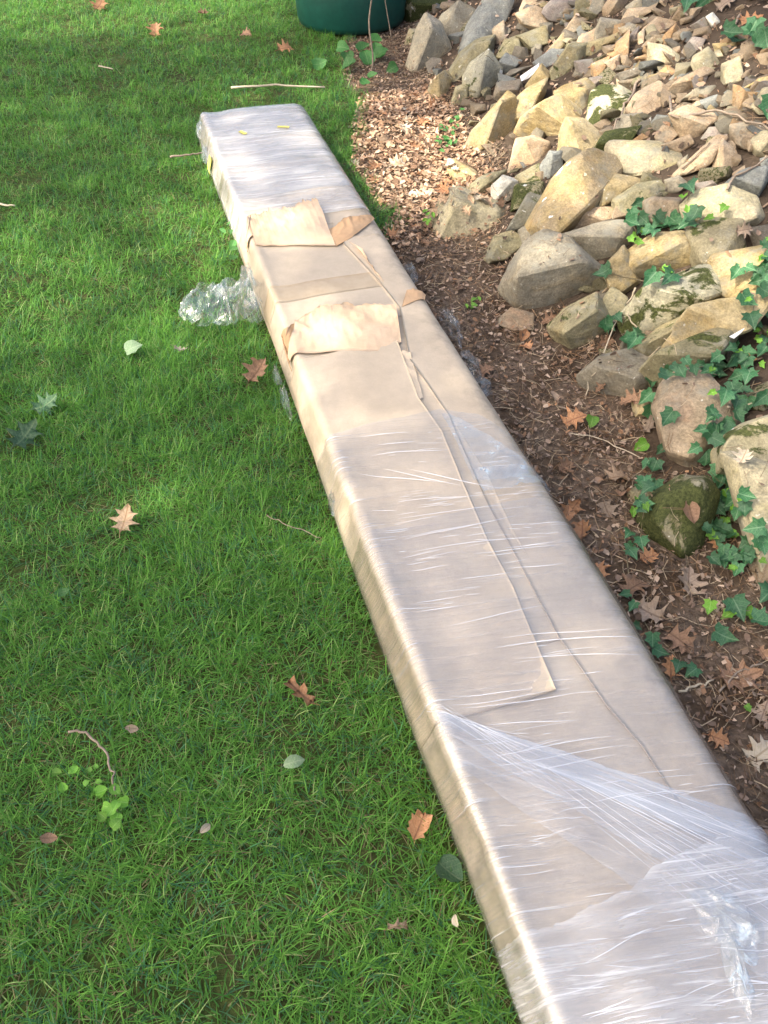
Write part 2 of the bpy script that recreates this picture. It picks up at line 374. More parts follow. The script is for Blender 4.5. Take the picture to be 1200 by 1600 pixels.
ROCKS = [
 ('big mossy boulder beside the green tub', 'moss', [(631,15),(637,-15),(712,-18),(712,18),(683,45),(648,46)]),
 ('tall upright tan rock at the bank edge below the mossy boulder', 'grey', [(635,125),(640,95),(650,60),(662,40),(683,52),(702,90),(672,135),(640,134)]),
 ('small dark stone tucked behind the tall upright tan rock', 'mossy', [(632,72),(640,50),(653,50),(650,70),(641,88)]),
 ('grey tan rock leaning between the upright rock and the blue slab', 'grey', [(682,62),(690,32),(712,15),(740,27),(728,57),(710,93),(685,72)]),
 ('large blue grey slab leaning at the top of the bank edge', 'slate', [(721,76),(735,37),(755,8),(785,-4),(793,15),(770,45),(745,68),(730,79)]),
 ('long olive stone lying under the blue grey slab', 'olive', [(697,120),(720,85),(740,70),(766,64),(764,85),(725,102),(705,128)]),
 ('small ochre stone at the foot of the long olive stone', 'ochre', [(667,150),(675,130),(695,117),(702,125),(700,153),(678,162)]),
 ('small two coloured stone right of the small ochre one', 'olive', [(706,160),(712,140),(730,135),(731,163),(708,167)]),
 ('rounded grey rock with one round white lichen spot', 'greyl', [(727,122),(737,105),(760,90),(780,110),(778,135),(768,152),(745,155),(732,147)]),
 ('pale blue grey stone above the white sliver', 'slate', [(776,105),(790,88),(812,97),(800,113),(785,118)]),
 ('thin dark slab poking out under the pale blue stone', 'dark', [(785,122),(800,110),(828,105),(825,113),(797,125)]),
 ('narrow upright brown stone beside the blue grey slab', 'brown', [(770,50),(785,39),(793,57),(785,78),(775,74)]),
 ('dark grey block beside the lichen spotted rock', 'dark', [(775,152),(778,132),(812,128),(814,147),(793,159)]),
 ('olive stone between the blue slab and the tan wedge', 'olive', [(780,87),(790,66),(812,60),(822,80),(806,91)]),
 ('flat olive stone under the tan wedge', 'olive', [(810,58),(850,46),(858,70),(830,80)]),
 ('big sunlit yellow rock standing over the leaf litter', 'ochre', [(734,222),(740,207),(760,182),(785,158),(797,165),(793,190),(804,225),(790,240),(762,243),(736,249)]),
 ('slanting yellow slab propped above the big sunlit rock', 'ochre', [(785,177),(820,145),(847,133),(846,152),(830,175),(802,203),(790,190)]),
 ('squarish sunlit block under the wide yellow rock', 'tan', [(800,265),(808,222),(832,219),(854,227),(856,242),(840,262),(812,276)]),
 ('wide sunlit yellow rock in the middle of the bank', 'ochre', [(813,205),(820,187),(840,172),(865,158),(888,165),(905,185),(890,215),(876,236),(848,222)]),
 ('pointed sunlit yellow rock joined to the wide one', 'ochre', [(875,268),(876,213),(883,193),(907,195),(940,220),(923,236),(900,242),(884,268)]),
 ('yellow brown rock above the wide sunlit one', 'ochre', [(870,147),(887,138),(910,130),(924,140),(922,185),(905,186),(878,162)]),
 ('whitish green rock with a mossy right side', 'palem', [(924,150),(938,141),(962,142),(985,153),(975,182),(950,213),(920,208)]),
 ('small dark slate in the gap under the pointed yellow rock', 'slate', [(845,262),(857,243),(875,242),(877,272),(865,286),(846,290)]),
 ('shaded rough stone under the squarish sunlit block', 'olive', [(808,277),(840,260),(844,289),(815,290)]),
 ('large brown boulder splashed with white lichen', 'ochrel', [(833,347),(850,322),(867,283),(884,264),(905,251),(917,250),(935,262),(958,268),(943,296),(937,323),(895,337),(886,362),(867,371),(845,362)]),
 ('yellow rock right of the lichen splashed boulder', 'ochre', [(935,323),(943,293),(960,277),(992,283),(999,290),(973,303),(950,320)]),
 ('low tan ledge stone under the lichen splashed boulder', 'tan', [(889,345),(897,333),(937,326),(965,328),(963,343),(927,352),(893,362)]),
 ('rectangular pale olive block at the foot of the rubble', 'pale', [(954,232),(960,225),(1020,227),(1055,240),(1060,247),(1048,279),(985,272),(955,261)]),
 ('flat olive stone under the rectangular pale block', 'olive', [(964,310),(995,290),(1022,287),(1039,303),(1012,314),(972,341)]),
 ('brown grey stone behind the small ivy sprig', 'brown', [(1008,318),(1020,312),(1060,314),(1062,345),(1040,353),(1010,346)]),
 ('long grey topped slab below the low tan ledge stone', 'grey', [(876,380),(890,367),(930,355),(960,350),(977,353),(986,380),(945,421),(925,412),(880,402)]),
 ('large ochre rock with a bright yellow lower edge', 'ochre', [(970,408),(1010,391),(1018,372),(1056,369),(1076,380),(1087,412),(1070,423),(1040,428),(990,438),(974,428)]),
 ('yellow lichened wedge left of the large ochre rock', 'ochre', [(944,423),(970,394),(977,427),(996,440),(966,471),(956,463)]),
 ('large pale green rock below the blue grey flagstone', 'pale', [(1074,323),(1093,303),(1130,296),(1147,307),(1168,312),(1181,338),(1175,351),(1150,358),(1100,350),(1082,341)]),
 ('stone with a square dark moss patch under the pale green rock', 'mossy', [(1077,366),(1098,348),(1147,352),(1155,392),(1117,413),(1095,421),(1084,400)]),
 ('sunlit yellow block at the right edge beneath the ivy', 'ochre', [(1114,412),(1120,402),(1150,400),(1218,386),(1218,440),(1135,462),(1120,453)]),
 ('blue grey flagstone with a tan broken side', 'slate', [(1132,296),(1157,271),(1188,266),(1194,280),(1178,322),(1155,312)]),
 ('long pale rock covered in dark moss blotches', 'palem', [(983,492),(1000,469),(1050,437),(1085,424),(1106,430),(1121,456),(1110,466),(1050,493),(1030,511),(1008,528),(990,513)]),
 ('grey slab under the mossy blotched rock', 'olive', [(994,546),(1033,513),(1070,495),(1078,508),(1042,537),(1037,559),(1010,562)]),
 ('upper of two long slanting slabs, rusty along its edge', 'ochre', [(1037,548),(1080,512),(1123,480),(1173,464),(1186,472),(1170,496),(1140,514),(1080,540),(1040,563)]),
 ('lower of two long slanting slabs, pointed at its left end', 'olive', [(1004,591),(1033,565),(1077,538),(1134,509),(1131,536),(1115,564),(1085,576),(1040,598),(1014,595)]),
 ('round flat grey stone half sunk in the litter', 'grey', [(911,587),(943,560),(980,551),(1008,567),(1006,598),(982,624),(933,616),(914,606)]),
 ('small yellowish stone behind three ivy leaves', 'ochre', [(990,621),(1007,613),(1031,630),(1029,651),(995,653)]),
 ('large smooth brown boulder with a purplish lower corner', 'brown', [(1029,640),(1040,605),(1065,588),(1098,595),(1115,638),(1140,655),(1130,682),(1106,706),(1100,727),(1078,730),(1054,716),(1041,690)]),
 ('broken mossy rock at the right edge behind a pale oak leaf', 'mossy', [(1122,706),(1137,683),(1157,668),(1218,648),(1218,742),(1170,742),(1125,742)]),
 ('big pale pointed slab at the lower right edge', 'pale', [(1138,723),(1150,722),(1218,748),(1222,930),(1188,905),(1172,862),(1158,800)]),
 ('dark mossy boulder low in the bank beside the litter', 'moss', [(1004,818),(1015,790),(1030,772),(1058,752),(1095,752),(1110,775),(1102,812),(1086,857),(1060,876),(1020,852)]),
 ('small grey green stone half buried left of the mossy boulder', 'olive', [(984,768),(1008,756),(1031,762),(1016,786),(990,790)]),
 ('broad olive rock standing alone in the leaf litter', 'pale', [(672,362),(682,337),(705,304),(722,302),(752,314),(780,322),(796,350),(791,366),(760,374),(735,385),(705,374)]),
 ('low rounded stone behind the broad olive rock', 'olive', [(726,298),(755,277),(785,271),(780,300),(760,313),(735,306)]),
 ('small half sunlit stone at the edge of the bright leaves', 'ochre', [(702,266),(710,253),(740,268),(748,280),(730,289),(710,281)]),
 ('stone capped with white lichen', 'white', [(770,293),(785,279),(810,286),(810,305),(786,323),(772,313)]),
 ('dark mossy stone right of the white lichened one', 'moss', [(808,292),(845,288),(850,305),(832,318),(803,327)]),
 ('grey stone with pale lichen rings', 'greyl', [(791,367),(808,335),(822,309),(850,313),(838,350),(815,364)]),
 ('low grey stone right of the broad olive rock', 'olive', [(760,402),(773,373),(797,366),(818,380),(792,407),(765,410)]),
 ('grey wedge above the big split rock', 'grey', [(812,362),(832,350),(850,372),(838,388),(815,386)]),
 ('big split rock with a bright ridge', 'grey', [(792,447),(805,415),(825,385),(850,374),(878,380),(902,405),(930,425),(936,441),(895,467),(860,482),(835,498),(814,481)]),
 ('rounded olive boulder under the big split rock', 'olive', [(863,511),(887,486),(925,467),(952,508),(937,536),(900,543),(876,531)]),
 ('narrow yellow stone between the boulder and the mossy rock', 'olive', [(941,477),(955,454),(977,470),(972,498),(955,502)]),
 ('flat brown pebble in the litter below the big split rock', 'brown', [(775,506),(800,484),(828,492),(830,513),(795,514)]),
 ('mossy dark gap stone behind the rectangular pale block', 'moss', [(925,245),(945,213),(990,205),(975,228),(955,250),(935,262)]),
 ('shaded grey stone right of the white and mossy rock', 'grey', [(957,212),(970,183),(998,181),(992,203),(975,217)]),
]
RUB = [
 ('tan', [(815,12),(823,-8),(858,-4),(840,12),(816,22)]), ('tan', [(810,26),(835,16),(856,25),(876,45),(862,51),(835,49),(818,38)]),
 ('mauve', [(849,18),(863,4),(902,6),(889,26),(877,33),(859,28)]), ('tan', [(882,48),(897,29),(912,34),(914,46),(887,61)]),
 ('ochre', [(860,76),(878,56),(888,67),(880,79),(865,80)]), ('tan', [(901,73),(907,58),(930,47),(933,62),(920,70)]),
 ('grey', [(932,50),(938,32),(968,36),(968,48),(933,64)]), ('rust', [(951,84),(978,54),(981,87),(963,92)]),
 ('slate', [(837,96),(860,80),(879,81),(873,99),(847,109)]), ('olive', [(861,110),(873,92),(890,74),(913,74),(914,94),(890,112),(872,131)]),
 ('olive', [(902,73),(947,62),(956,73),(945,84),(918,85)]), ('mauve', [(898,99),(923,96),(926,128),(903,116)]),
 ('rust', [(924,103),(948,93),(938,118),(928,128)]), ('tan', [(944,99),(965,89),(968,104),(957,111)]),
 ('ochre', [(824,133),(843,106),(858,120),(847,134),(830,142)]), ('dark', [(968,118),(1005,104),(1028,97),(1031,108),(978,133)]),
 ('tan', [(984,171),(995,149),(1025,134),(1051,155),(1040,166),(1000,178)]), ('pale', [(1014,73),(1040,77),(1066,95),(1060,108),(1032,106),(1016,98)]),
 ('tan', [(1047,143),(1060,126),(1090,111),(1106,117),(1072,141),(1057,158)]), ('pale', [(1084,93),(1102,81),(1121,100),(1128,121),(1107,118),(1092,111)]),
 ('pale', [(1128,105),(1150,95),(1164,130),(1133,137)]), ('tan', [(1050,182),(1075,171),(1116,185),(1100,208),(1080,226)]),
 ('tan', [(1072,173),(1090,160),(1111,165),(1110,178)]), ('slate', [(1096,158),(1118,151),(1126,163),(1112,175)]),
 ('rust', [(1144,139),(1152,141),(1179,172),(1168,182),(1149,177)]), ('tan', [(1058,273),(1092,240),(1112,219),(1126,222),(1120,245),(1108,258),(1080,269)]),
 ('tan', [(1117,243),(1124,226),(1145,242),(1146,275),(1130,288),(1115,278)]), ('tan', [(1128,224),(1152,221),(1152,236),(1138,240)]),
 ('tan', [(1031,229),(1073,214),(1080,225),(1060,243)]), ('tan', [(1026,213),(1035,199),(1063,207),(1050,221),(1030,223)]),
 ('mauve', [(1101,216),(1110,201),(1133,199),(1138,218)]), ('brown', [(1143,198),(1170,194),(1197,207),(1165,229),(1147,221)]),
 ('pale', [(1175,221),(1190,209),(1218,211),(1218,257),(1185,241)]), ('pale', [(1179,166),(1190,142),(1218,139),(1218,176),(1190,176)]),
 ('slate', [(1019,194),(1027,181),(1048,184),(1046,196)]), ('white', [(1006,196),(1015,186),(1021,197),(1012,206)]),
 ('rust', [(989,221),(1002,211),(1016,220),(1010,227)]), ('tan', [(974,33),(982,16),(1013,14),(1007,31)]),
 ('tan', [(1007,46),(1025,31),(1051,37),(1028,53),(1012,55)]), ('tan', [(1051,33),(1060,15),(1077,16),(1076,36)]),
 ('tan', [(1076,34),(1078,16),(1093,14),(1088,31)]), ('brown', [(1006,71),(1020,56),(1041,54),(1030,66)]),
 ('rust', [(1030,71),(1040,54),(1052,42),(1061,55),(1058,73)]), ('mauve', [(1067,83),(1080,61),(1098,63),(1092,81)]),
 ('mauve', [(1081,41),(1097,31),(1109,45),(1095,53)]), ('white', [(1104,28),(1112,23),(1127,37),(1117,46)]),
 ('ochre', [(1116,71),(1145,69),(1149,88),(1125,88)]), ('grey', [(967,41),(1007,31),(1008,46),(975,53)]),
 ('tan', [(944,13),(955,-6),(976,-2),(972,29),(950,31)]), ('brown', [(904,6),(930,-8),(927,13),(910,19)]),
 ('grey', [(980,11),(1000,-4),(1005,11),(990,18)]), ('mauve', [(979,61),(995,47),(1000,72),(985,76)]),
 ('tan', [(996,56),(1005,49),(1007,73),(1000,78)]), ('rust', [(1024,121),(1040,105),(1054,112),(1045,124)]),
 ('slate', [(1049,123),(1060,111),(1078,113),(1063,128)]), ('grey', [(1071,156),(1090,139),(1113,136),(1118,153)]),
 ('ochre', [(1166,138),(1187,124),(1218,116),(1218,141)]), ('pale', [(1111,86),(1122,81),(1133,95),(1120,101)]),
 ('grey', [(927,0),(944,-6),(946,14),(932,24),(922,16)]), ('tan', [(1049,78),(1060,74),(1066,88),(1052,86)]),
 ('tan', [(963,122),(972,128),(985,136),(966,139)]), ('mauve', [(922,123),(944,120),(942,136),(928,138)]),
 ('brown', [(970,128),(1003,122),(1020,127),(990,138)]), ('grey', [(1060,255),(1072,245),(1080,262),(1066,268)]),
 ('grey', [(1040,283),(1058,277),(1076,290),(1062,304),(1046,300)]), ('mauve', [(1088,288),(1110,284),(1124,296),(1098,303)]),
 ('slate', [(1190,250),(1218,242),(1218,270),(1196,268)]), ('brown', [(1150,288),(1168,278),(1160,262),(1146,272)]),
]
for lab, key, poly in ROCKS:
    traced_rock(lab, key, poly, group=W, sub=4, thick=0.55, lift=0.42)
KN = {'tan': 'tan', 'mauve': 'mauve grey', 'ochre': 'yellowish', 'grey': 'grey', 'rust': 'orange brown', 'slate': 'blue grey', 'olive': 'olive', 'dark': 'dark grey', 'pale': 'pale', 'brown': 'brown', 'white': 'whitish'}
def zone(px, py):
    a = 'on the left of the loose heap' if px < 905 else 'in the middle of the loose heap' if px < 1060 else 'on the right of the loose heap'
    return a + (', high up' if py < 60 else ', halfway up' if py < 135 else ', low down')
def shape(poly):
    P = np.array(poly); wd, ht = np.ptp(P, axis=0)
    return ('long ' if wd > 1.7 * ht else 'upright ' if ht > 1.25 * wd else '') + ('large ' if wd * ht > 1500 else 'small ' if wd * ht < 420 else 'middling ')
for key, poly in RUB:
    c = np.mean(poly, 0)
    traced_rock('%s%s rubble stone %s' % (shape(poly), KN[key], zone(*c)), key, poly, 'rubble_stone', 'stone', lift=0.35, thick=0.55, group='rubble stones of the loose heap', sub=3)

by_ = {}
for o in [o for o in COL.objects if o.name.startswith('rubble_stone')]: by_.setdefault(o['label'], []).append(o)
for lab, os_ in by_.items():
    if len(os_) == 2:
        os_.sort(key=lambda o: topix(*o.location)[1])
        for o, q in zip(os_, ('upper', 'lower')): o['label'] = lab.replace(' rubble stone', ' stone') + ', ' + q
# loose rubble filling the gaps of the heap and the bank (shared meshes, each stone its own object)
PROTO = []
for i in range(18):
    rd = np.random.default_rng(900 + i); dims = np.array([1, rd.uniform(0.5, 0.9), rd.uniform(0.28, 0.6)])
    pts = []
    for j in range(11):
        n = rd.uniform(-1, 1, 3); n /= max(np.abs(n)) ** 0.75; pts.append(tuple(n * dims * 0.85))
    V, F = broken_stone(pts, 1, 40 + i, 0.03)
    PROTO.append((V, F))
PM = {}
BIG = []
def near_rock(p, most=9):
    if not BIG: BIG.extend((np.array(o.location), o['label']) for o in COL.objects if o.name.split('.')[0] == 'rock' and True)
    return min((b for b in BIG if len(b[1].split()) <= most), key=lambda b: np.hypot(*(b[0][:2] - np.array(p)[:2])))[1]
SIZE = lambda v, a, b: 'tiny' if v < a else 'small' if v < b else 'fist sized'
def filler(p, size, key, label, group, name='rubble_stone', cat='stone', sink=0.15):
    i = int(rng.integers(len(PROTO))); V, F = PROTO[i]
    if (i, key) not in PM:
        me = mk_mesh(name, V, F); me.set_sharp_from_angle(angle=R(24)); me.materials.append(ROCK[key]); PM[(i, key)] = me
    o = bpy.data.objects.new(name, PM[(i, key)]); COL.objects.link(o)
    e = Euler((rng.uniform(-.5, .5), rng.uniform(-.5, .5), rng.uniform(0, 6.28)))
    o.rotation_euler = e; o.scale = (size,) * 3; o.location = (p[0], p[1], p[2] + size * (0.4 - sink))
    tag(o, label, cat, group)
    M = np.array(e.to_matrix()); SURF.append(((V * size) @ M.T + np.array(o.location), F))
keys = ['tan'] * 5 + ['grey', 'mauve', 'ochre', 'pale', 'rust', 'brown', 'slate', 'dark']
cnt = 0
for _ in range(4000):
    if cnt >= 295: break
    px, py = rng.uniform(800, 1260), rng.uniform(-60, 290)
    # the heap lies above a line from (800,0) to (1200,300)
    if py > 20 + (px - 800) * 0.60 or (px > 1095 and py < 70 and rng.random() < .8): continue
    h, d, t = march(px, py)
    key = keys[int(rng.integers(len(keys)))]
    sz = rng.uniform(0.026, 0.062); far = '' if px < 1210 and py > -5 else ' beyond'
    filler(h, sz, key, '%s %s gap stone %s' % (SIZE(sz, 0.036, 0.050), KN[key], zone(px, py)), 'small gap stones of the heap')
    cnt += 1
for _ in range(330):   # stones wedged between the rocks of the edge
    s = rng.uniform(0.9, 5.6); d = rng.uniform(0.03, 0.75); n = np.interp(s, NBS, NBN) + d
    if s < 1.6 and rng.random() < .5: continue
    x, y, _z = SN(s, n)
    key = ['olive', 'grey', 'dark', 'brown', 'mossy', 'tan', 'slate'][int(rng.integers(7))]
    filler((x, y, float(terrain(x, y))), (sz := rng.uniform(0.028, 0.085)), key, '%s %s stone by the %s' % (SIZE(sz, 0.045, 0.065), ({'mossy': 'mossy'} | KN)[key], near_rock((x, y))), 'wedged stones of the bank', 'wedge_stone', 'stone', 0.3)

# ------------------------------------------------------------------ surface to lay things on
def make_bvh():
    vs, fs, o = [], [], 0
    for V, F in SURF:
        vs.append(V); fs += [tuple(f + o) for f in F]; o += len(V)
    return BVHTree.FromPolygons([tuple(v) for v in np.concatenate(vs)], fs)
BVH = make_bvh()
def hit(px, py):
    d = ray(px, py); d = Vector(d / np.linalg.norm(d)); o = Vector((0, 0, CAM_H))
    p, n, i, t = BVH.ray_cast(o, d)
    if p is None: return Vector(at(px, py, 0)), Vector((0, 0, 1))
    if n.dot(d) > 0: n = -n
    return p, n
def drop(x, y):
    p, n, i, t = BVH.ray_cast(Vector((x, y, 3)), Vector((0, 0, -1)))
    return p, n

# ------------------------------------------------------------------ the carton
BX0, BX1 = -0.45, 3.965          # along
NL_, NR_, HT = 0.305, 0.803, 0.127
def profile(m=64):
    pts = [(NL_, 0.002), (NL_ - 0.003, 0.05)]
    r = 0.013
    for k in range(9):
        a = R(168) - k / 8 * (R(168) - math.pi / 2); pts.append((NL_ + 0.032 + r * math.cos(a), HT - r + r * math.sin(a)))
    r = 0.032
    for k in range(1, 24): 
        f = k / 24; pts.append((NL_ + r + f * (NR_ - 0.05 - NL_ - r), HT))
    r = 0.05
    for k in range(11):
        a = math.pi / 2 - k / 10 * math.pi / 2; pts.append((NR_ - r + r * math.cos(a), HT - r + r * math.sin(a)))
    pts += [(NR_ + 0.003, 0.04), (NR_, 0.002)]
    P = np.array(pts); L = np.concatenate([[0], np.cumsum(np.hypot(*np.diff(P, axis=0).T))])
    q = np.linspace(0, L[-1], m)
    return np.stack([np.interp(q, L, P[:, 0]), np.interp(q, L, P[:, 1])], -1), q, L[-1]
PR, PQ, PL = profile(120)
def snug(q):
    f = lambda x: x * x * (3 - 2 * x)
    return 0.12 + 0.88 * f(np.clip((q - 0.085) / 0.09, 0, 1)) * f(np.clip((PL - 0.06 - q) / 0.11, 0, 1))
_t = np.gradient(PR, axis=0); _t /= np.linalg.norm(_t, axis=1)[:, None]
PN = np.stack([-_t[:, 1], _t[:, 0]], -1)
def body(s, q, off=0.0):
    """carton surface point at length s, arc length q from the foot of the left wall, off metres outside"""
    s = np.asarray(s, float); q = np.clip(np.asarray(q, float), 0, PL)
    n = np.interp(q, PQ, PR[:, 0]); z = np.interp(q, PQ, PR[:, 1])
    nn = np.interp(q, PQ, PN[:, 0]); nz = np.interp(q, PQ, PN[:, 1])
    u = (n - NL_) / (NR_ - NL_)
    topw = np.clip(nz, 0, 1) ** 2
    b = 0.005 * np.exp(-((u - 0.065) / 0.035) ** 2) - 0.004 * np.exp(-((u - 0.20) / 0.09) ** 2) + 0.004 * np.sin(np.clip(u, 0, 1) * math.pi)
    b = b + 0.0035 * v2(s * 1.0, n * 2.5, 2.3, 3) + 0.0012 * v2(s, n, 11, 4)
    dent = -0.007 * np.exp(-((s - 1.62) / 0.02) ** 2) - 0.007 * np.exp(-((s - 1.37) / 0.03) ** 2) - 0.005 * np.exp(-((s - 0.52) / 0.02) ** 2) - 0.004 * np.exp(-((s - 2.3) / 0.02) ** 2)
    sd = dent * np.clip((0.2 - q) / 0.06, 0, 1) * np.clip((q - 0.05) / 0.05, 0, 1) + 0.005 * v2(s, z * 0 + n * 0, 2.2, 8) * (1 - topw) + 0.0015 * v2(s, z + n, 14, 9) * (1 - topw)
    o = off + b * topw + sd
    n = n + nn * o; z = z + nz * o
    return np.stack([s * DX + n * NX, s * DY + n * NY, np.maximum(z, 0.0)], -1)
QTOP = PQ[(PR[:, 1] > HT - 1e-6)]
def q_of_n(n):
    k = PR[:, 0]; i0 = int(np.argmax(PR[:, 1] > HT - 0.03)); i1 = len(k) - int(np.argmax(PR[::-1, 1] > HT - 0.052))
    return np.interp(n, k[i0:i1], PQ[i0:i1])
def grid_faces(a, b):
    i = np.arange(a * b).reshape(a, b)
    return np.stack([i[:-1, :-1], i[:-1, 1:], i[1:, 1:], i[1:, :-1]], -1).reshape(-1, 4)
def thick_sheet(P, th_dir, th):
    """closed solid from a grid of points P[a,b,3]: top sheet, bottom sheet th below, rim"""
    a, b = P.shape[:2]
    T = P.reshape(-1, 3); B = T - th_dir.reshape(-1, 3) * th
    F = grid_faces(a, b); F2 = F[:, ::-1] + a * b
    i = np.arange(a * b).reshape(a, b)
    loop = np.concatenate([i[0, :], i[1:, -1], i[-1, -2::-1], i[-2:0:-1, 0]])
    nx = np.roll(loop, -1)
    rim = np.stack([loop, loop + a * b, nx + a * b, nx], -1)
    return np.concatenate([T, B]), np.concatenate([F[:, ::-1], F2[:, ::-1], rim])

def kraft(name, c1, c2, dirt=0.0, rough=0.6, gloss=0.35, grain=1.0):
    N = NT(name); v = N.coord('Object', 3.0)
    a, b, f = N.noise(v, 5, 4), N.noise(v, 26, 5, 0.65), N.noise(v, 420, 2)
    c = N.mix(N.ramp(a, 0.35, 0.65), c1, c2)
    c = N.mix(0.35, c, N.mix(N.ramp(b, 0.3, 0.7), (0.84, 0.83, 0.82), (1.12, 1.12, 1.12)), 'MULTIPLY')
    c = N.mix(0.3 * grain, c, N.mix(N.ramp(f, 0.3, 0.7), (0.8, 0.8, 0.8), (1.15, 1.15, 1.15)), 'MULTIPLY')
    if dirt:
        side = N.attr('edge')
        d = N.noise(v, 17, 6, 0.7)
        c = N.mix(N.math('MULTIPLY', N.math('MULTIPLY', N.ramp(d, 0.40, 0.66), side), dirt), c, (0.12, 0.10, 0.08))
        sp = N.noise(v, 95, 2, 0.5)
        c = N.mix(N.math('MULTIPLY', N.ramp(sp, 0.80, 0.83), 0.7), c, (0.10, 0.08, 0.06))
    N.base(c); N.rough(rough); N.b.inputs['Specular IOR Level'].default_value = gloss
    N.l(N.bump(N.math('ADD', b, N.math('MULTIPLY', a, 2.0)), 0.12, 0.01), N.b.inputs['Normal'])
    return N.m
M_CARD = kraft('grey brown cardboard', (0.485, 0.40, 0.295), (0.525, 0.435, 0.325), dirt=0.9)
M_FLAP = kraft('cardboard flap', (0.505, 0.41, 0.295), (0.545, 0.445, 0.325), dirt=0.6)
M_TORN = kraft('torn cardboard inside', (0.60, 0.435, 0.285), (0.66, 0.49, 0.335), rough=0.85, gloss=0.15)
M_TORN2 = kraft('orange torn cardboard', (0.52, 0.33, 0.185), (0.58, 0.38, 0.22), rough=0.85, gloss=0.15)
M_INNER = kraft('inner cardboard', (0.45, 0.37, 0.275), (0.49, 0.405, 0.30), dirt=0.3)

carton = empty('long_carton', SN(1.75, 0.554, 0.0))
tag(carton, 'long flat cardboard carton in torn stretch film lying across the lawn', 'carton')
def cpart(name, V, F, mat, label=None, kind=None, parent=None, smooth=True):
    par = parent or carton
    V = np.asarray(V, float); org = np.array(carton.location)
    me = mk_mesh(name, V - org, F, smooth); o = link(name, me, mat, (0, 0, 0), par)
    if label: o['label'] = label
    if kind: o['kind'] = kind
    return o
def edge_attr(o, s, q):
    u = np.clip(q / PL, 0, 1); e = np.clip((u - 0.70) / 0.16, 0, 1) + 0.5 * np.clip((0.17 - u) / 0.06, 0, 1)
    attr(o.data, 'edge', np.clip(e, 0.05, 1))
ss = np.linspace(BX0, BX1, 240)
Sg, Qg = np.meshgrid(ss, PQ, indexing='ij')
P = body(Sg, Qg)
F = grid_faces(*Sg.shape)[:, ::-1]
V = P.reshape(-1, 3); nb = len(V)
caps = []
for end in (0, len(ss) - 1):
    ring = np.arange(end * len(PQ), (end + 1) * len(PQ)); c = V[ring].mean(0); V = np.vstack([V, c])
    for i in range(len(ring)): 
        a, b = ring[i], ring[(i + 1) % len(ring)]
        caps.append((a, b, len(V) - 1) if end else (b, a, len(V) - 1))
body_o = cpart('carton_body', V, [tuple(f) for f in F] + [tuple(map(int, c)) for c in caps], M_CARD)
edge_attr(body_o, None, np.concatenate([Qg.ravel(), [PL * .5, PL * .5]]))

def curve_px(pts):
    """pixel outline on the carton top -> functions n(s)"""
    sn = np.array(sorted(topsn(*p) for p in pts)); return lambda s: np.interp(s, sn[:, 0], sn[:, 1])
def shell(name, s0, s1, nl, nr, off, mat, label=None, th=0.004, ns=90, nu=24, ragL=0.0, ragR=0.0, rag0=0.0, rag1=0.0, lift=None, qmode=False, freq=60):
    """a ply of cardboard lying on the carton between the curves nl(s) and nr(s)"""
    t = np.linspace(0, 1, ns)[:, None]; u = np.linspace(0, 1, nu)[None, :]
    a0 = s0(u) if callable(s0) else s0 + 0 * u
    a1 = s1(u) if callable(s1) else s1 + 0 * u
    un = u * 7.3
    a0 = a0 + rag0 * v2(un * freq / 20, un * 0, 1.0, 21) + rag0 * 0.6 * v2(un * freq / 5, un * 0, 1.0, 24); a1 = a1 + rag1 * v2(un * freq / 20, un * 0, 1.0, 22) + rag1 * 0.6 * v2(un * freq / 5, un * 0, 1.0, 23)
    s = a0 + (a1 - a0) * t
    l = (nl(s) if callable(nl) else nl + 0 * s) + ragL * v2(s, s * 0, freq, 25)
    r = (nr(s) if callable(nr) else nr + 0 * s) + ragR * v2(s, s * 0, freq, 26)
    n = l + (r - l) * u
    q = n if qmode else q_of_n(n)
    if qmode == 'wrap': q = 0.012 + (q_of_n(r) - 0.012) * u
    o = off * snug(q) + (lift(t + 0 * u, u + 0 * t) if lift else 0)
    A = body(s, q, o); B = body(s, q, o - 0.004)
    D = A - B; D /= np.linalg.norm(D, axis=-1)[..., None]
    V, F = thick_sheet(A, D, th)
    V = V.copy()
    ob = cpart(name, V, F, mat, label)
    edge_attr(ob, None, np.concatenate([q.ravel(), q.ravel()]))
    return ob
# pixel -> length on the carton
sp = lambda px, py: topsn(px, py)[0]
npx = lambda px, py: topsn(px, py)[1]
seam2 = curve_px([(540, 388), (590, 440), (625, 485), (640, 567), (667, 605), (700, 652), (760, 790), (800, 865), (870, 1000), (897, 1037), (947, 1110), (1000, 1168), (1110, 1335), (1200, 1475), (1290, 1610), (1450, 1900)])
seam1 = curve_px([(622, 543), (653, 627), (690, 680), (720, 755), (760, 850), (800, 925), (830, 1000), (866, 1086)])
fold = curve_px([(640, 567), (700, 650), (760, 745), (800, 833), (845, 915), (872, 1000)])
s_lo = (sp(866, 1086), sp(690, 1128))
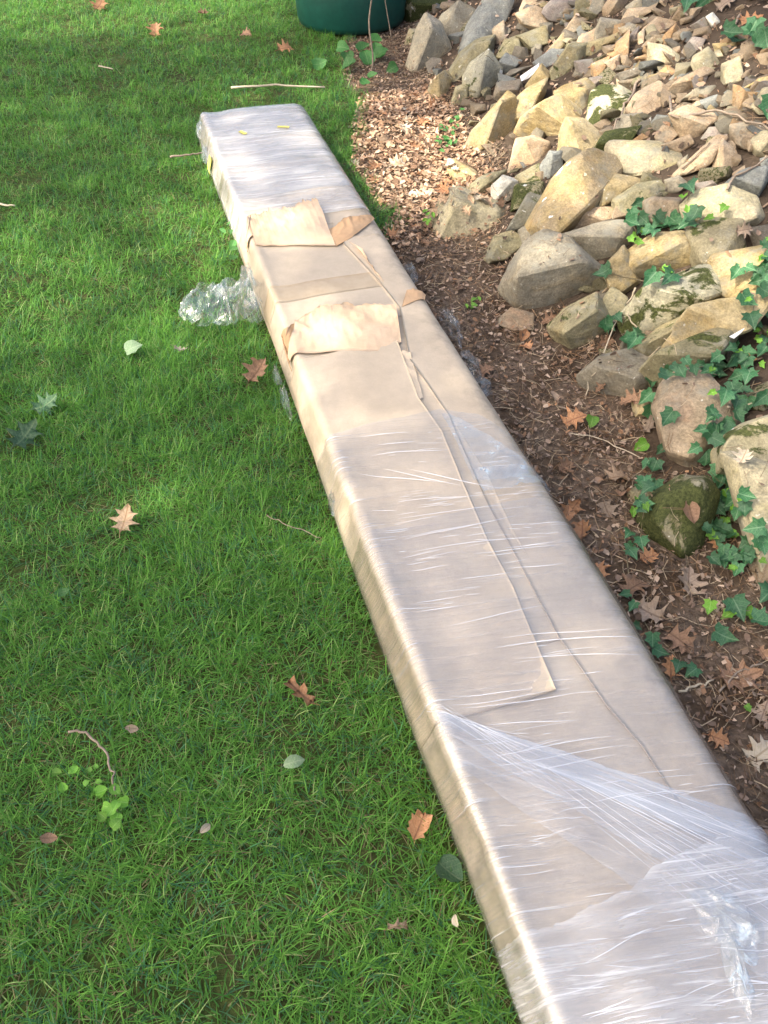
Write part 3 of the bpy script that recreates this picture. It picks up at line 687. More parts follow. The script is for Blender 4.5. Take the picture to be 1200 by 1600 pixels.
# middle layer, right flap, left flap
shell('side_flap', BX0 + 0.01, sp(560, 372), seam2, NR_ + 0.0, 0.0045, M_FLAP, 'right hand cardboard flap folded over the carton top', th=0.004, ns=200, nu=20,
      lift=lambda t, u: 0.005 * np.exp(-(u / 0.25) ** 2) * (0.5 + 0.5 * np.sin(t * 19)), ragL=0.0006, rag1=0.008)
shell('overlap_flap', lambda u: s_lo[1] + (s_lo[0] - s_lo[1]) * u, sp(540, 552), lambda s: 0.332 + 0 * s, seam1, 0.0085, M_FLAP, 'left cardboard flap with a square lower corner', th=0.0045, ns=140, nu=60, qmode='wrap',
      lift=lambda t, u: 0.003 * u ** 8 + 0.003 * u ** 4 * (1 - t) ** 6, ragR=0.0006)
shell('under_flap', sp(870, 1005), sp(640, 575), seam1, fold, 0.0025, M_CARD, None, th=0.002, ns=80, nu=10, lift=lambda t, u: 0.004 * u ** 3)
# exposed inner panel, its tape, and the torn edges
shell('inner_panel', sp(530, 512), sp(455, 358), lambda s: 0.365 + 0 * s, lambda s: np.minimum(seam2(np.minimum(s, sp(545, 392))), 0.70), 0.0016, M_INNER, 'exposed inner cardboard between the two tears', th=0.001, ns=40, nu=60, rag0=0.004, qmode='wrap')
shell('tape_band', sp(520, 462), sp(520, 436), lambda s: 0.338 + 0 * s, lambda s: seam2(s) - 0.002, 0.0021, simple_mat('dull brown tape', (0.385, 0.30, 0.20), (0.43, 0.34, 0.235), 30, 0.45, 0.1), 'dull tape band across the inner cardboard', th=0.0005, ns=8, nu=60, qmode='wrap')

def curl(name, pts_lo, pts_hi, rise, mat, label, rag=0.006, back=0.0, th=0.0016, nu=110, nt=20, serr=0.0, wob=0.0):
    """a torn ply hinged along the pixel line pts_lo and standing up to rise metres; its free edge runs along pts_hi on the carton top"""
    u = np.linspace(0, 1, nu)
    def along(pts):
        q = np.array([topsn(*p) for p in pts]); L = np.concatenate([[0], np.cumsum(np.hypot(*np.diff(q, axis=0).T))]); L /= L[-1]
        return np.stack([np.interp(u, L, q[:, 0]), np.interp(u, L, q[:, 1])], -1)
    A, B = along(pts_lo), along(pts_hi)
    sd = hash(name) % 7
    B[:, 0] += rag * v2(u * 22, u * 0, 1, 31) + rag * 0.7 * v2(u * 70, u * 0, 1, 32) + serr * np.abs(((u * 46) % 1) - 0.5)
    r = np.array([rise(x) if callable(rise) else rise for x in u])
    rows = []
    for k in range(nt):
        t = k / (nt - 1)
        s = A[:, 0] + (B[:, 0] - A[:, 0]) * (t + back * math.sin(t * math.pi))
        n = A[:, 1] + (B[:, 1] - A[:, 1]) * t
        base = body(s, q_of_n(n), 0.009)
        z = r * (t ** 0.8) + wob * v2(n * 14, s * 14, 1.0, 35) * t + (0.0020 * v2(n * 75, s * 75, 1.0, 36) - 0.010 * np.abs(v2(n * 17 + s * 12, s * 21, 1.0, 38)) - 0.005 * np.abs(v2(n * 40, s * 38 - n * 20, 1.0, 39))) * (0.25 + 0.75 * t)
        base[:, 2] += z; rows.append(base)
    P = np.array(rows)
    du = np.gradient(P, axis=1); dv = np.gradient(P, axis=0); Nn = np.cross(du, dv); Nn /= np.linalg.norm(Nn, axis=-1)[..., None] + 1e-9
    if Nn[..., 2].mean() < 0: Nn = -Nn
    V, F = thick_sheet(P, Nn, th)
    o = cpart(name, V, F, mat, label); attr(o.data, 'edge', np.full(len(V), 0.05)); return o
curl('torn_strip', [(452, 556), (520, 553), (590, 556), (627, 540)], [(462, 518), (500, 497), (560, 492), (618, 487)], lambda u: 0.030 + 0.006 * math.sin(u * 5), M_TORN, 'broad torn cardboard strip with a serrated edge, nearer the camera', rag=0.004, serr=0.006, wob=0.006)
curl('torn_strip', [(400, 387), (430, 386), (480, 388), (524, 388)], [(388, 350), (420, 336), (460, 329), (497, 322)], lambda u: 0.018 + 0.006 * math.sin(u * 9), M_TORN, 'broad torn cardboard strip at the edge of the far film', rag=0.012, wob=0.012)
curl('torn_fold', [(525, 389), (548, 376), (578, 352)], [(512, 362), (545, 352), (583, 343)], lambda u: 0.020 * math.sin(u * 3.0) + 0.004, M_TORN2, 'orange brown torn fold beside the far strip', rag=0.004, wob=0.006, nu=40)
curl('torn_corner', [(434, 572), (441, 558), (452, 545)], [(430, 545), (445, 525), (470, 512)], lambda u: 0.020 + 0.012 * math.sin(u * 4), M_TORN2, 'crumpled torn corner on the left edge', rag=0.006, wob=0.014, nu=30)
curl('torn_corner', [(385, 392), (388, 380), (396, 372)], [(384, 360), (396, 342), (412, 338)], lambda u: 0.012 + 0.010 * math.sin(u * 4), M_TORN, 'crumpled torn corner by the far film', rag=0.006, wob=0.014, nu=30)
curl('torn_corner', [(628, 484), (640, 478), (661, 468)], [(636, 462), (648, 456), (662, 460)], lambda u: 0.016, M_TORN2, 'small orange torn tab at the right seam', rag=0.003, wob=0.004, nu=24)
curl('torn_tab', [(640, 636), (650, 634), (661, 626)], [(600, 562), (622, 556), (640, 556)], lambda u: 0.002 + 0.006 * u, M_FLAP, 'thin loose tab torn along the left flap', rag=0.004, wob=0.001, nu=24, back=0.0, nt=30)
curl('torn_tab', [(565, 395), (588, 432), (600, 445)], [(545, 385), (566, 398), (580, 420)], lambda u: 0.010, M_TORN, 'thin torn lip along the upper right seam', rag=0.004, wob=0.004, nu=24)

# ------------------------------------------------------------------ stretch film
def film_mat(name, angle=0.0, sx=2.5, sy=95.0, gloss_ior=1.7, tint=(0.82, 0.82, 0.82), base_=0.22):
    N = NT(name)
    at_ = N.n('Attribute'); at_.attribute_name = 'suv'
    mp = N.n('Mapping'); N.l(at_.outputs['Vector'], mp.inputs[0]); mp.inputs['Rotation'].default_value = (0, 0, angle)
    mp2 = N.n('Mapping'); N.l(mp.outputs[0], mp2.inputs[0]); mp2.inputs['Scale'].default_value = (sx, sy, 1)
    st = N.noise(mp2.outputs[0], 1.0, 5, 0.65, 0.25)
    mp3 = N.n('Mapping'); N.l(mp.outputs[0], mp3.inputs[0]); mp3.inputs['Scale'].default_value = (sx * 1.6, sy * 0.22, 1); mp3.inputs['Location'].default_value = (3.1, 7.7, 0)
    wd = N.noise(mp3.outputs[0], 1.0, 4, 0.6, 0.4)
    lump = N.noise(at_.outputs['Vector'], 7, 4, 0.6)
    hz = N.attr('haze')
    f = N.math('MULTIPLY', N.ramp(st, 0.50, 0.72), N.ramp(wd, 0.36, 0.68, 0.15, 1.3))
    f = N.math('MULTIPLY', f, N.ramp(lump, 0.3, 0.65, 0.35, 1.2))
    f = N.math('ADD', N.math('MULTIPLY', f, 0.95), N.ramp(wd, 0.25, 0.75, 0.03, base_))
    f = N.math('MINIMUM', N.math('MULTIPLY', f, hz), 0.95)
    nb = N.bump(N.math('ADD', st, N.math('MULTIPLY', wd, 1.5)), 0.55, 0.004)
    tr = N.n('BsdfTransparent'); gl = N.n('BsdfGlossy'); gl.inputs['Roughness'].default_value = 0.2; N.l(nb, gl.inputs['Normal'])
    fr = N.n('LayerWeight'); fr.inputs['Blend'].default_value = 0.5; N.l(nb, fr.inputs['Normal'])
    fc = N.math('ADD', N.math('MULTIPLY', N.math('POWER', fr.outputs['Facing'], 3.0), 0.6), 0.062 * gloss_ior)
    m1 = N.n('MixShader'); N.l(fc, m1.inputs[0]); N.l(tr.outputs[0], m1.inputs[1]); N.l(gl.outputs[0], m1.inputs[2])
    df = N.n('BsdfDiffuse'); df.inputs[0].default_value = tint + (1,); N.l(nb, df.inputs['Normal'])
    tl = N.n('BsdfTranslucent'); tl.inputs[0].default_value = tint + (1,)
    m0 = N.n('MixShader'); m0.inputs[0].default_value = 0.35; N.l(df.outputs[0], m0.inputs[1]); N.l(tl.outputs[0], m0.inputs[2])
    m2 = N.n('MixShader'); N.l(f, m2.inputs[0]); N.l(m1.outputs[0], m2.inputs[1]); N.l(m0.outputs[0], m2.inputs[2])
    N.l(m2.outputs[0], N.out.inputs[0])
    return N.m
FM0 = film_mat('stretch film, cross streaks', R(9), 3.2, 190.0)
FMH = film_mat('stretch film, doubled and milky', R(9), 3.2, 150.0, tint=(0.83, 0.84, 0.86), base_=0.62)
FMF = film_mat('stretch film, many layers', R(3), 3.0, 60.0, tint=(0.76, 0.75, 0.735), base_=0.6)
FMD = film_mat('stretch film, slanting streaks', R(38), 1.6, 140.0, tint=(0.80, 0.84, 0.90), base_=0.5)
FMC = film_mat('crumpled stretch film', 0.6, 22.0, 40.0, gloss_ior=1.9, tint=(0.70, 0.82, 0.90))
def film(name, s0, s1, q0, q1, off, mat, haze, ns=120, nq=70, wr=0.0012, rag=0.004, label=None):
    t = np.linspace(0, 1, ns)[:, None]; u = np.linspace(0, 1, nq)[None, :]
    a0 = s0(u) if callable(s0) else s0 + 0 * u; a1 = s1(u) if callable(s1) else s1 + 0 * u
    a0 = a0 + rag * v2(u * 13, u * 0, 1, 41) + rag * .5 * v2(u * 60, u * 0, 1, 42); a1 = a1 + rag * v2(u * 13, u * 0, 1, 43) + rag * .5 * v2(u * 60, u * 0, 1, 44)
    s = a0 + (a1 - a0) * t
    l = q0(s) if callable(q0) else q0 + 0 * s; r = q1(s) if callable(q1) else q1 + 0 * s
    q = l + (r - l) * u
    sg = snug(q); o = off * 0.78 * sg + 0.0012 + (wr * v2(q * 6, s * 55, 1.0, 45) + wr * 1.3 * v2(q * 9, s * 17, 1.0, 46)) * (0.3 + 0.7 * sg)
    P = body(s, q, o); V = P.reshape(-1, 3)
    ob = cpart(name, V, grid_faces(ns, nq)[:, ::-1], mat, label)
    attr(ob.data, 'suv', np.stack([q.ravel(), s.ravel(), 0 * s.ravel()], -1), 'FLOAT_VECTOR')
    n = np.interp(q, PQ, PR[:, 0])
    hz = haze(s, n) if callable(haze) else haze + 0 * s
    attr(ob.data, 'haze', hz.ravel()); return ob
QN = q_of_n
near0 = sp(600, 668)
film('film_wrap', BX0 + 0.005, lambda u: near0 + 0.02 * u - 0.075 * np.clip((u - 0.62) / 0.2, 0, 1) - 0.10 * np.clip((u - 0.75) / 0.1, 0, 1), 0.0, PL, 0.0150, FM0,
     lambda s, n: 0.18 + 0.16 * (s > near0 - 0.14) + 0.20 * np.clip((0.46 - n) / 0.1, 0, 1) + 0.7 * np.exp(-((n - 0.340) / 0.012) ** 2) + 0.45 * np.clip((0.62 - s) / 0.3, 0, 1), ns=300, nq=80, label='clear stretch film wound round the near half')  # haze peak on the left ridge: stretched film plus a painted highlight
film('film_wrap', BX0 + 0.005, lambda u: sp(860, 775) - 0.01 * u, 0.0, PL, 0.0175, FM0, 0.13, ns=220, nq=80)
film('film_wrap', lambda u: sp(500, 337) + 0.0 * u, BX1 + 0.003, 0.0, PL, 0.006, FMF, lambda s, n: 0.95 - 0.12 * (n > 0.7), ns=110, nq=90, label='milky stretch film wound many times round the far end')
film('film_wrap', lambda u: sp(500, 300) + 0.02 * u, BX1 + 0.005, 0.0, PL, 0.0085, FMF, 0.38, ns=90, nq=80)
# slanting band fanning from the left edge, and the heavy whitish wrap close by
apex = topsn(690, 1118)
def fan(s_right_hi, s_right_lo, w0):
    hi = lambda u: apex[0] + (s_right_hi - apex[0]) * u
    lo = lambda u: apex[0] - w0 + (s_right_lo - apex[0] + w0) * u
    return lo, hi
for k, (a, b, w0, hz, off) in enumerate(((0.36, 0.24, 0.03, 1.0, 0.020), (0.32, 0.06, 0.05, 0.5, 0.0215), (0.36, -0.1, 0.12, 0.22, 0.023))):
    lo, hi = fan(a, b, w0)
    film('film_band', lo, hi, QN(0.335), PL * 0.93, off, FMD, (lambda hz: lambda s, n: hz + 0 * s)(hz), ns=50, nq=80, rag=0.006, wr=0.0008, label='slanting whitish film band' if k == 0 else None)
film('film_wrap', BX0 + 0.01, lambda u: sp(850, 1440) + 0.02 * u - 0.02 * np.sin(u * 6), 0.03, PL * 0.9, 0.0255, FMH, 0.72, ns=90, nq=80, wr=0.002, rag=0.010, label='whitish doubled film nearest the camera')
# loose triangle of film over the seam
film('film_tatter', lambda u: sp(760, 758) + 0 * u - 0.03 * u, sp(700, 655), lambda s: QN(0.635 - (sp(700, 655) - s) * 0.05), lambda s: QN(0.655 + (sp(700, 655) - s) * 0.50), 0.0245, FMC, 0.75, ns=30, nq=30, wr=0.004, rag=0.008, label='loose triangular film tatter over the seam')
film('film_tatter', sp(780, 775), lambda u: sp(740, 748) + 0 * u, QN(0.63), QN(0.80), 0.026, FMC, 0.8, ns=16, nq=40, wr=0.005, rag=0.010)
# creases: thin raised folds of film catching the light
def creases(name, lst, mat):
    V, F, A = [], [], []
    for s, n, ln, ang, wd, off in lst:
        m = 9; t = np.linspace(-0.5, 0.5, m)
        cs = s + t * ln * math.sin(ang) + 0.0035 * np.sin(t * 5 + s * 40) * ln * 3; cn = n + t * ln * math.cos(ang)
        cn = np.clip(cn, 0.327, 0.79); q = q_of_n(cn)
        hw = wd * (1 - (2 * t) ** 2) + 0.0001
        base = len(V)
        of = off * 0.80 * snug(q) + 0.0015; L = body(cs - hw, q, of); M_ = body(cs, q, of + hw * 0.9); Rr = body(cs + hw, q, of)
        for k in range(m): V += [L[k], M_[k], Rr[k]]; A += [1, 1, 1]
        for k in range(m - 1):
            b = base + 3 * k
            F += [(b, b + 1, b + 4, b + 3), (b + 1, b + 2, b + 5, b + 4)]
    o = cpart(name, np.array(V), np.array(F), mat, kind='stuff'); return o
N = NT('film fold'); N.base((0.85, 0.86, 0.90)); N.rough(0.25); N.b.inputs['Specular IOR Level'].default_value = 0.7
tr_ = N.n('BsdfTransparent'); mx_ = N.n('MixShader'); mx_.inputs[0].default_value = 0.55
N.l(tr_.outputs[0], mx_.inputs[1]); N.l(N.b.outputs[0], mx_.inputs[2]); N.l(mx_.outputs[0], N.out.inputs[0]); FOLD = N.m
lst = []
def px_crease(x0, y0, x1, y1, wd=0.0009, off=0.0195):
    a, b = topsn(x0, y0), topsn(x1, y1); ln = math.hypot(b[0] - a[0], b[1] - a[1])
    lst.append(((a[0] + b[0]) / 2, (a[1] + b[1]) / 2, ln, math.atan2(b[0] - a[0], b[1] - a[1]), wd, off))
for c in [(620, 793, 735, 785), (620, 818, 790, 800), (630, 852, 760, 826), (640, 870, 860, 846), (633, 850, 810, 815), (600, 838, 640, 834), (650, 950, 720, 940), (655, 963, 720, 955), (700, 985, 850, 957), (780, 1008, 960, 990), (800, 1037, 1000, 1032), (790, 1020, 930, 1003), (700, 1095, 830, 1087), (705, 1110, 860, 1090),
          (720, 1115, 910, 1092), (760, 1140, 900, 1134), (745, 1190, 960, 1160), (750, 1205, 980, 1175), (760, 1222, 960, 1190), (740, 875, 870, 862), (790, 900, 880, 890), (720, 915, 800, 905), (640, 900, 700, 893), (860, 1010, 1000, 1002), (770, 1022, 880, 1008)]:
    px_crease(*c)
for c in [(560, 690, 640, 686), (580, 720, 700, 712), (560, 748, 690, 765), (600, 742, 720, 770), (640, 745, 790, 775), (590, 705, 650, 700)]: px_crease(*c, wd=0.0013)
CL = [(rng.uniform(0.3, 1.56), rng.uniform(0.36, 0.72)) for _ in range(26)]
for k in range(150):
    c_ = CL[int(rng.integers(len(CL)))]; s = c_[0] + rng.normal(0, 0.018); n = np.clip(c_[1] + rng.normal(0, 0.05), 0.345, 0.76); lst.append((s, n, rng.uniform(0.015, 0.11) * (0.4 + rng.random()), rng.normal(-0.15, 0.07), rng.uniform(0.00025, 0.0008), 0.0195))
for k in range(130):
    u = rng.random(); s = rng.uniform(-0.1, 0.34); lst.append((s, rng.uniform(0.36, 0.72), rng.uniform(0.015, 0.10), rng.normal(-0.16, 0.12), rng.uniform(0.0003, 0.0010), 0.0285))
ang = math.atan2(0.36 - apex[0], 0.8 - apex[1])
for k in range(46):
    u = rng.uniform(0.0, 0.95); f = rng.random() ** 1.4
    s = apex[0] + (0.36 - 0.42 * f - apex[0]) * u; n = apex[1] + (0.8 - apex[1]) * u
    lst.append((s, n, rng.uniform(0.06, 0.28), math.atan2(0.36 - 0.42 * f - apex[0], 0.8 - apex[1]) + rng.normal(0, 0.05), rng.uniform(0.0003, 0.0007), 0.025))
creases('film_creases', lst, FOLD)
lst = []
for k in range(70):
    lst.append((rng.uniform(3.02, 3.9), rng.uniform(0.36, 0.74), rng.uniform(0.04, 0.2), rng.normal(0.0, 0.07), rng.uniform(0.0003, 0.0009), 0.0115))
creases('film_creases', lst, FOLD)

# crumpled bunches of film
def bunch(name, centre, rx, ry, h, seed, label=None, rot=0.0, m=40, haze=0.5):
    u = np.linspace(-1, 1, m); X, Y = np.meshgrid(u, u, indexing='ij')
    r = np.sqrt(X * X + Y * Y); k = np.where(r > 1e-6, np.maximum(abs(X), abs(Y)) / np.maximum(r, 1e-6), 1); X, Y = X * k, Y * k
    rr = np.clip(np.hypot(X, Y), 0, 1)
    edge = 1 + 0.28 * v2(np.arctan2(Y, X) * 1.6, 0 * X, 1.0, seed) * rr
    p = np.stack([X, Y, 0 * X], -1)
    ridg = 1 - np.abs(vnoise(p, 1.7, seed)); ridg2 = 1 - np.abs(vnoise(p, 3.6, seed + 1))
    z = h * (1 - rr ** 2.5) * (0.25 + 0.75 * ridg ** 2) + h * 0.42 * ridg2 ** 3 * (1 - 0.6 * rr) + h * 0.06 * vnoise(p, 13, seed + 2)
    x = (X * edge + 0.22 * vnoise(p, 2.5, seed + 4)) * rx; y = (Y * edge + 0.22 * vnoise(p, 2.5, seed + 5)) * ry
    c, s = math.cos(rot), math.sin(rot)
    V = np.stack([centre[0] + x * c - y * s, centre[1] + x * s + y * c, centre[2] + np.maximum(z, 0.002)], -1).reshape(-1, 3)
    o = cpart(name, V, grid_faces(m, m), FMC, label, smooth=False)
    attr(o.data, 'suv', np.stack([X.ravel() * rx, Y.ravel() * ry, z.ravel()], -1), 'FLOAT_VECTOR'); attr(o.data, 'haze', np.full(m * m, haze)); return o
g = at(345, 480, 0.04)
bunch('loose_film', (g[0], g[1], 0.03), 0.135, 0.11, 0.10, 51, 'crumpled clear film spilling on the grass', 0.3, haze=0.36)
g = at(392, 470, 0.05)
bunch('loose_film', (g[0], g[1], 0.03), 0.055, 0.13, 0.12, 57, None, 0.2, haze=0.4)
c = SN(3.93, 0.312, 0.05); bunch('film_knot', (c[0], c[1], 0.05), 0.022, 0.06, 0.075, 63, 'bunched film at the far left corner', 0.29, m=30, haze=0.7)
c = SN(3.70, 0.297, 0.05); bunch('film_knot', (c[0], c[1], 0.03), 0.018, 0.07, 0.06, 67, None, 0.29, m=26, haze=0.6)
g = topsn(1140, 1440, 0.15); c = SN(g[0] + 0.0, g[1], 0.148); bunch('film_knot', c, 0.045, 0.055, 0.022, 71, 'white film knot close to the camera', 0.6, m=36, haze=0.8)
g = topsn(1150, 1510, 0.15); c = SN(g[0], g[1], 0.147); bunch('film_knot', c, 0.018, 0.07, 0.016, 73, None, 0.0, m=30, haze=0.8)
for (px, py, a, b) in ((445, 625, 0.012, 0.07), (520, 790, 0.010, 0.03), (432, 590, 0.012, 0.03)):
    g = at(px, py, 0.04); bunch('film_tag', (g[0], g[1], 0.03), a, b, 0.05, 80 + px % 9, None, 0.29, m=20, haze=0.3)
for (px, py, b) in ((705, 500, 0.10), (735, 565, 0.08), (752, 600, 0.03), (640, 420, 0.05)):
    g = at(px, py, 0.04); bunch('film_tag', (g[0], g[1], 0.01), 0.03, b, 0.05, 90 + px % 9, None, 0.29, m=24, haze=0.35)
M_YEL = simple_mat('yellow tape', (0.78, 0.66, 0.10), (0.82, 0.72, 0.16), 60, 0.5, 0.05)
def tape(px, py, L, W_, ang):
    s, n = topsn(px, py); t = np.linspace(-1, 1, 7); a, b = np.meshgrid(t * L, t[::3] * W_, indexing='ij')
    ss_, nn_ = s + a * math.sin(ang) + b * math.cos(ang), n + a * math.cos(ang) - b * math.sin(ang)
    A = body(ss_, q_of_n(nn_), 0.0115); B = body(ss_, q_of_n(nn_), 0.0105); V, F = thick_sheet(A, (A - B) / 0.001, 0.0005)
    cpart('yellow_tape', V, F, M_YEL)
tape(380, 212, 0.022, 0.009, R(115)); tape(443, 203, 0.026, 0.008, R(-20))
s0 = topsn(338, 255, 0.07)[0]; qq = np.linspace(0.035, 0.095, 5); a, b = np.meshgrid(s0 + np.array([-.03, 0, .03]), qq, indexing='ij')
A = body(a, b, 0.0115); B = body(a, b, 0.0105); V, F = thick_sheet(A, (A - B) / 0.001, 0.0005); cpart('yellow_tape', V, F, M_YEL)

# ------------------------------------------------------------------ the green tub
tub = empty('garden_tub', (-0.205, 5.86, 0)); tag(tub, 'dark green plastic garden tub standing at the lawn edge', 'tub')
def lathe(prof, seg=56):
    V = [(r * math.cos(2 * math.pi * k / seg), r * math.sin(2 * math.pi * k / seg), z) for r, z in prof for k in range(seg)]
    F = []
    for i in range(len(prof) - 1):
        for k in range(seg):
            a, b = i * seg + k, i * seg + (k + 1) % seg; F.append((a, b, b + seg, a + seg))
    return V, F
mt = simple_mat('green moulded plastic', (0.004, 0.055, 0.042), (0.006, 0.070, 0.052), 30, 0.42, 0.08, 0.5)
V, F = lathe([(0.001, 0.0), (0.30, 0.0), (0.325, 0.012), (0.335, 0.04), (0.375, 0.62), (0.365, 0.62), (0.325, 0.05), (0.001, 0.04)]); link('tub_wall', mk_mesh('tub_wall', V, F), mt, parent=tub)
V, F = lathe([(0.376, 0.585), (0.402, 0.59), (0.402, 0.63), (0.392, 0.638), (0.364, 0.63), (0.366, 0.60), (0.376, 0.585)]); link('tub_rim', mk_mesh('tub_rim', V, F), mt, parent=tub)

# ------------------------------------------------------------------ grass
def grass():
    xs = []
    def sample(n, x0, x1, y0, y1, keep):
        x = rng.uniform(x0, x1, n); y = rng.uniform(y0, y1, n); return x, y
    pts = []
    A = [(-2.3, -1.5, -0.15, 2.4, 15000), (-3.8, -2.9, 2.4, 4.4, 11000), ( -1.5, 0.35, -0.15, 2.4, 46000), (-2.9, 0.1, 2.4, 4.4, 25000), (-3.6, 0.6, 4.4, 7.6, 14500)]
    for x0, x1, y0, y1, den in A:
        n = int((x1 - x0) * (y1 - y0) * den / 6)
        cx, cy = rng.uniform(x0, x1, n), rng.uniform(y0, y1, n)
        k = 6
        az = rng.uniform(0, 2 * math.pi, n)
        x = (cx[:, None] + rng.normal(0, 0.009, (n, k))).ravel(); y = (cy[:, None] + rng.normal(0, 0.009, (n, k))).ravel()
        a = (az[:, None] + rng.normal(0, 0.9, (n, k))).ravel(); cl = np.repeat(rng.random(n), k)
        sc = np.full(n * k, 1.0 if y1 < 3 else 1.15 if y1 < 5 else 1.35)
        pts.append(np.stack([x, y, a, cl, sc], -1))
    P = np.concatenate(pts)
    s, n = sn_of(P[:, 0], P[:, 1])
    la = lawn_amt(P[:, 0], P[:, 1])
    px = 600 + FPX * P[:, 0] / np.maximum(P[:, 1] * CA + CAM_H * SA, .1)
    ok = (rng.random(len(P)) < la) & ~((n > 0.297) & (n < 0.812) & (s < 3.99)) & (px > -900) & ~((np.hypot(P[:, 0] + 0.205, P[:, 1] - 5.86) < 0.33))
    patch = v2(P[:, 0], P[:, 1], 5.0, 11) * .6 + v2(P[:, 0], P[:, 1], 14.0, 12) * .5
    ok &= rng.random(len(P)) < np.clip(0.75 + 0.75 * patch, 0.18, 1) * np.where(s < 1.1, 0.72, 1.0)
    P = P[ok]; patch = patch[ok]; m = len(P)
    L = rng.uniform(0.026, 0.074, m) * (0.85 + 0.25 * patch) * np.where(P[:, 4] > 1.2, 1.0, 1.0)
    Wd = rng.uniform(0.0006, 0.00125, m) * P[:, 4]
    tilt = np.abs(rng.normal(0.80, 0.45, m)); curl_ = rng.uniform(0.1, 1.5, m)
    dead = rng.random(m) < 0.07
    tilt[dead] = rng.uniform(1.2, 1.55, dead.sum()); curl_[dead] = rng.uniform(-.1, .4, dead.sum())
    ca, sa = np.cos(P[:, 2]), np.sin(P[:, 2])
    seg = 4; verts = np.zeros((m, 2 * (seg - 1) + 1, 3)); 
    h = np.zeros(m); f = np.zeros(m); z0 = terrain(P[:, 0], P[:, 1])
    tw = rng.uniform(-0.6, 0.6, m)
    for k in range(seg):
        t = k / (seg - 1)
        if k:
            an = np.minimum(tilt + curl_ * (t - 0.17), 1.75); f = f + np.sin(an) * L / (seg - 1); h = h + np.cos(an) * L / (seg - 1)
        h = np.maximum(h, 0.002 + 0.004 * t)
        w_ = Wd * (1.0, 0.95, 0.7, 0.0)[k]
        sx, sy = -sa, ca
        c3 = np.stack([P[:, 0] + ca * f, P[:, 1] + sa * f, z0 + h], -1)
        side = np.stack([sx * np.cos(tw * t), sy * np.cos(tw * t), np.sin(tw * t)], -1) * w_[:, None]
        if k < seg - 1: verts[:, 2 * k] = c3 - side; verts[:, 2 * k + 1] = c3 + side
        else: verts[:, 2 * k] = c3
    nv = verts.shape[1]; b = np.arange(m)[:, None] * nv
    F = []
    for k in range(seg - 2): F += [b + np.array([[2 * k, 2 * k + 1, 2 * k + 3]]), b + np.array([[2 * k, 2 * k + 3, 2 * k + 2]])]
    k = seg - 2; F.append(b + np.array([[2 * k, 2 * k + 1, 2 * k + 2]]))
    F = np.concatenate(F)
    me = bpy.data.meshes.new('grass')
    VV = verts.reshape(-1, 3).astype(np.float32); nf = len(F)
    me.vertices.add(len(VV)); me.vertices.foreach_set('co', VV.ravel()); me.loops.add(nf * 3); me.loops.foreach_set('vertex_index', F.astype(np.int32).ravel())
    me.polygons.add(nf); me.polygons.foreach_set('loop_start', np.arange(0, nf * 3, 3, dtype=np.int32)); me.update(calc_edges=True)
    me.polygons.foreach_set('use_smooth', np.full(nf, True))
    g1, g2, g3, st = np.array([0.078, 0.230, 0.038]), np.array([0.180, 0.395, 0.062]), np.array([0.070, 0.200, 0.080]), np.array([0.36, 0.30, 0.15])
    t = np.clip(0.5 + 0.5 * patch + rng.normal(0, 0.30, m), 0, 1)[:, None]
    c = g1 * (1 - t) + g2 * t
    blue = (P[:, 3] < 0.16)[:, None]; c = np.where(blue, g3 * (0.8 + 0.5 * t), c)
    c = np.where((rng.random(m) < 0.07)[:, None], np.array([0.30, 0.42, 0.14]), c)
    c = np.where(dead[:, None], st * rng.uniform(0.5, 1.1, m)[:, None], c) * rng.uniform(0.75, 1.2, m)[:, None]
    cc = np.concatenate([c, np.ones((m, 1))], -1)
    attr(me, 'tint', np.repeat(cc, nv, axis=0), 'FLOAT_COLOR')
    tag(link('grass', me, attr_leaf_mat('grass blades', 0.5, 0.45, 0.25)), 'shaggy green lawn grass beside the carton', 'grass', kind='stuff')
    print('grass blades', m)
grass()

# ------------------------------------------------------------------ litter: fragments, needles, old leaves
def frags(name, n, sampler, size, cols, label, k=6, flat=0.5, lift=0.004, seed=1):
    r = np.random.default_rng(seed); X = sampler(r, n); n = len(X)
    Vs, Fs, Cs = [], [], []
    sz = r.uniform(*size, n); asp = r.uniform(0.22, 0.95, n)
    for i in range(n):
        x, y = X[i]; p, nn = drop(x, y)
        if p is None or (p.z > float(terrain(x, y)) + 0.02 and r.random() > 0.06): continue
        up = (Vector(nn) + Vector(r.normal(0, flat, 3))).normalized()
        if up.z < 0.15: up.z = 0.3; up.normalize()
        a = up.orthogonal().normalized(); a.rotate(Matrix.Rotation(r.uniform(0, 6.28), 3, up)); b = up.cross(a)
        base = len(Vs); c0 = Vector(p) + up * lift + Vector((0, 0, r.uniform(0, .012)))
        cup = r.uniform(-0.35, 0.35)
        Vs.append(c0)
        for j in range(k):
            th = j / k * 6.283; rad = sz[i] * r.uniform(0.35, 1.1)
            dx, dy = math.cos(th) * rad, math.sin(th) * rad * asp[i]
            Vs.append(c0 + a * dx + b * dy + up * (cup * abs(dy) + r.normal(0, 0.08) * rad))
        c = cols[int(r.integers(len(cols)))]; c = np.array(c) * r.uniform(0.7, 1.5)
        Cs += [tuple(c) + (1,)] * (k + 1)
        Fs += [(base, base + 1 + j, base + 1 + (j + 1) % k) for j in range(k)]
    me = mk_mesh(name, np.array([v[:] for v in Vs]), np.array(Fs), False); attr(me, 'tint', np.array(Cs), 'FLOAT_COLOR')
    return tag(link(name, me, LIT), label, None, kind='stuff')
LIT = attr_leaf_mat('dry leaf litter', 0.75, 0.15, 0.2)
